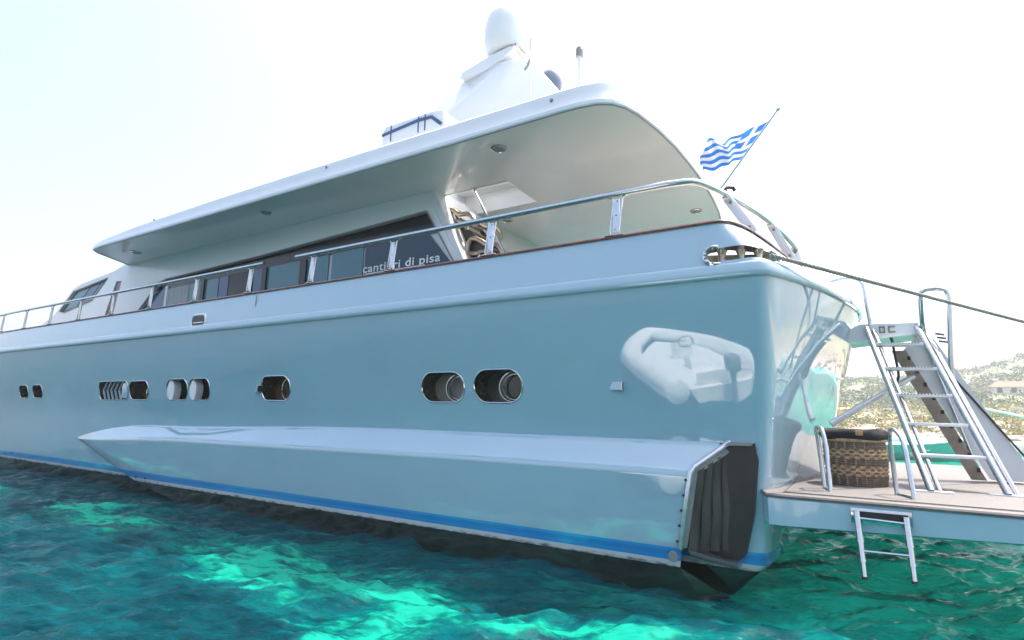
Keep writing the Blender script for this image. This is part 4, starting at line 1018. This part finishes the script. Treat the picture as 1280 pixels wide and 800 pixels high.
# ------------------------------------------------------------------ water
def water():
    xs = spread(-4000, 4000, -26, 8, 680, 60, 3.2); ys = spread(-4000, 4500, -6.5, 9, 310, 70, 3.2); ys = [q for q in ys if q < -34]+list(np.linspace(-33.5, -6.6, 215))+[q for q in ys if q >= -6.5]
    X, Y = np.meshgrid(np.array(xs), np.array(ys)); Z = np.zeros_like(X)
    fade = 1/(1+(np.maximum(0, np.hypot(X, Y)-30)/60)**2)
    fine = ((X > -27) & (X < 9) & (Y > -33) & (Y < 10)).astype(float)
    r2 = np.random.default_rng(3)
    for k in range(46):
        lam = .22*(1.115**k) if k < 30 else .9+r2.random()*3.5
        th = R(122+38*r2.normal()); a = .0125*lam**.85*(1 if lam < 1.3 else .42)
        ph = r2.random()*6.28; kx, ky = math.cos(th)*2*math.pi/lam, math.sin(th)*2*math.pi/lam
        w = .35*np.sin(X*.7*math.cos(th+1.2)+Y*.9*math.sin(th+1.2)+ph*2)
        s_ = np.sin(kx*X+ky*Y+ph+w*2)
        Z += a*(1-np.abs(s_))**1.15*1.9*(fine if lam < 1.6 else fade) - a*.6
    Z = Z*(1+1.3*np.clip((-6.6-Y)/4, 0, 1))      # choppier in the open water off the beam
    Z = WATER+Z*np.where(fine > 0, 1, fade)
    nx, ny = len(xs), len(ys)
    V = np.stack([X.ravel(), Y.ravel(), Z.ravel()], 1)
    i, j = np.meshgrid(np.arange(nx-1), np.arange(ny-1)); a = (j*nx+i).ravel(); Fq = np.stack([a, a+1, a+nx+1, a+nx], 1)
    me = bpy.data.meshes.new('sea'); me.vertices.add(len(V)); me.vertices.foreach_set('co', V.ravel().astype(np.float32))
    me.loops.add(len(Fq)*4); me.loops.foreach_set('vertex_index', Fq.ravel().astype(np.int32))
    me.polygons.add(len(Fq)); me.polygons.foreach_set('loop_start', np.arange(0, len(Fq)*4, 4, dtype=np.int32)); me.polygons.foreach_set('use_smooth', np.ones(len(Fq), bool))
    me.update(calc_edges=True); me.validate()
    o = bpy.data.objects.new('sea', me); COL.objects.link(o); tag(o, kind='structure'); return o
sea = water()
def water_material():
    m = bpy.data.materials.new('clear_emerald_water'); m.use_nodes = True; nt = m.node_tree; N = nt.nodes; L = nt.links
    p = N['Principled BSDF']; out = N['Material Output']
    tc = N.new('ShaderNodeTexCoord')
    def vmath(op, a, b=None, c=None):
        n = N.new('ShaderNodeVectorMath'); n.operation = op
        for k, q in enumerate((a, b, c)):
            if q is None: continue
            if isinstance(q, tuple): n.inputs[k].default_value = q
            else: L.new(q, n.inputs[k])
        return n.outputs[0]
    def math_(op, a, b=None, c=None):
        n = N.new('ShaderNodeMath'); n.operation = op
        for k, q in enumerate((a, b, c)):
            if q is None: continue
            if isinstance(q, (int, float)): n.inputs[k].default_value = q
            else: L.new(q, n.inputs[k])
        return n.outputs[0]
    def noise_(vec, scale, detail=4, rough=.55, out='Fac'):
        n = N.new('ShaderNodeTexNoise'); n.inputs['Scale'].default_value = scale; n.inputs['Detail'].default_value = detail; n.inputs['Roughness'].default_value = rough
        L.new(vec, n.inputs['Vector']); return n.outputs[out]
    rot = N.new('ShaderNodeMapping'); rot.inputs['Rotation'].default_value = (0, 0, R(-30)); L.new(tc.outputs['Object'], rot.inputs[0])   # along the wave crests
    uv = rot.outputs[0]; st_ = vmath('MULTIPLY', uv, (1, 2.7, 1))
    w1 = vmath('SUBTRACT', noise_(st_, .9, 4, .6, 'Color'), (.5, .5, .5)); w2 = vmath('SUBTRACT', noise_(st_, 4.0, 4, .6, 'Color'), (.5, .5, .5))
    wp = vmath('MULTIPLY_ADD', w2, (1.0, .8, 0), vmath('MULTIPLY_ADD', w1, (1.8, 1.3, 0), tc.outputs['Object']))
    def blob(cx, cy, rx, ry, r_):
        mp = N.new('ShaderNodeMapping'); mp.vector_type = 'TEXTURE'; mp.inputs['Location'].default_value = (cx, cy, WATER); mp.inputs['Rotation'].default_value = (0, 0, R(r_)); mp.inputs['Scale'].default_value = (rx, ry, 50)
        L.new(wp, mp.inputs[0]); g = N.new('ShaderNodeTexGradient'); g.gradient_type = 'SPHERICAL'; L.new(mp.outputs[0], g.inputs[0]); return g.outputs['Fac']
    acc = None  # emerald blobs: sunlit water over pale sand, painted into the body colour
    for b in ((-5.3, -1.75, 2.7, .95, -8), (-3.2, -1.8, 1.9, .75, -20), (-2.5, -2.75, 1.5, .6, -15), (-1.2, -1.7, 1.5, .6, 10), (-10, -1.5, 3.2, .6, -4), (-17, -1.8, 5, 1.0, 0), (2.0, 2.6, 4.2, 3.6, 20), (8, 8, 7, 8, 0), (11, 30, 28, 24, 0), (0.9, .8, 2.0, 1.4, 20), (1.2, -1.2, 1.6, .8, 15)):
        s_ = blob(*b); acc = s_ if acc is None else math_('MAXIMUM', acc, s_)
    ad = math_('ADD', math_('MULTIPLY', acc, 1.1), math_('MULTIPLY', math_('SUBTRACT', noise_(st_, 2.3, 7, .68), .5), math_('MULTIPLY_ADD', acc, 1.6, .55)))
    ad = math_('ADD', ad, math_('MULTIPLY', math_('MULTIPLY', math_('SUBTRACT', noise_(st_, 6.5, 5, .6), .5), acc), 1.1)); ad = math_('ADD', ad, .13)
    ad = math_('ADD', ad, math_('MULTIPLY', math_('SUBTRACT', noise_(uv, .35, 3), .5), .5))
    # ripples too fine for the mesh
    h = math_('ADD', noise_(st_, 2.0, 4, .55), math_('MULTIPLY', noise_(st_, 7.0, 4, .55), .42))
    ad = math_('ADD', ad, math_('MULTIPLY', math_('SUBTRACT', h, .71), math_('MULTIPLY_ADD', acc, 2.6, .7)))
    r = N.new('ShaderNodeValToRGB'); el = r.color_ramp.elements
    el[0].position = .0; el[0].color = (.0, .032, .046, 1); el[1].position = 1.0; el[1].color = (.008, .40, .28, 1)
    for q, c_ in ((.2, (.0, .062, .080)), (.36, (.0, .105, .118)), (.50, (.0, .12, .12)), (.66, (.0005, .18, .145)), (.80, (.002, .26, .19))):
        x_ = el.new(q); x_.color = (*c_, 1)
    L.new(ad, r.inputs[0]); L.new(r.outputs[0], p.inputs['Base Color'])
    p.inputs['Roughness'].default_value = .03; p.inputs['IOR'].default_value = 1.33; p.inputs['Specular IOR Level'].default_value = .16
    b = N.new('ShaderNodeBump'); b.inputs['Strength'].default_value = .75; b.inputs['Distance'].default_value = .085; L.new(h, b.inputs['Height']); L.new(b.outputs[0], p.inputs['Normal'])
    tr = N.new('ShaderNodeBsdfTransparent'); tr.inputs[0].default_value = (.05, .58, .54, 1)
    mx = N.new('ShaderNodeMixShader'); mx.inputs[0].default_value = .34
    L.new(p.outputs[0], mx.inputs[1]); L.new(tr.outputs[0], mx.inputs[2]); L.new(mx.outputs[0], out.inputs[0])
    return m
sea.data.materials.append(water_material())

# ------------------------------------------------------------------ every bolt, strap and roller is a part of its own
for o in list(bpy.data.objects):
    if o.type == 'MESH' and o.name.split('.')[0] in ('frame_bolt', 'ring_screw', 'stanchion_bolt', 'fin_bolt', 'strap', 'track_notch', 'hinge', 'louvre', 'grip_strip'):
        split_pieces(o)

# ------------------------------------------------------------------ bright summer haze over the far shore
e = MB(); e.box((0, 250, 36), (1000, 1100, 84)); bmesh.ops.recalc_face_normals(e.bm, faces=e.bm.faces)
hm_ = bpy.data.meshes.new('haze'); e.bm.to_mesh(hm_); e.bm.free(); hz = bpy.data.objects.new('haze', hm_); COL.objects.link(hz); tag(hz, kind='stuff')
hmat = bpy.data.materials.new('summer_haze'); hmat.use_nodes = True; nt = hmat.node_tree; nt.nodes.remove(nt.nodes['Principled BSDF'])
pv = nt.nodes.new('ShaderNodeVolumePrincipled'); pv.inputs['Color'].default_value = (.92, .95, .98, 1); pv.inputs['Density'].default_value = .0014; pv.inputs['Anisotropy'].default_value = .35
nt.links.new(pv.outputs[0], nt.nodes['Material Output'].inputs['Volume']); hm_.materials.append(hmat)
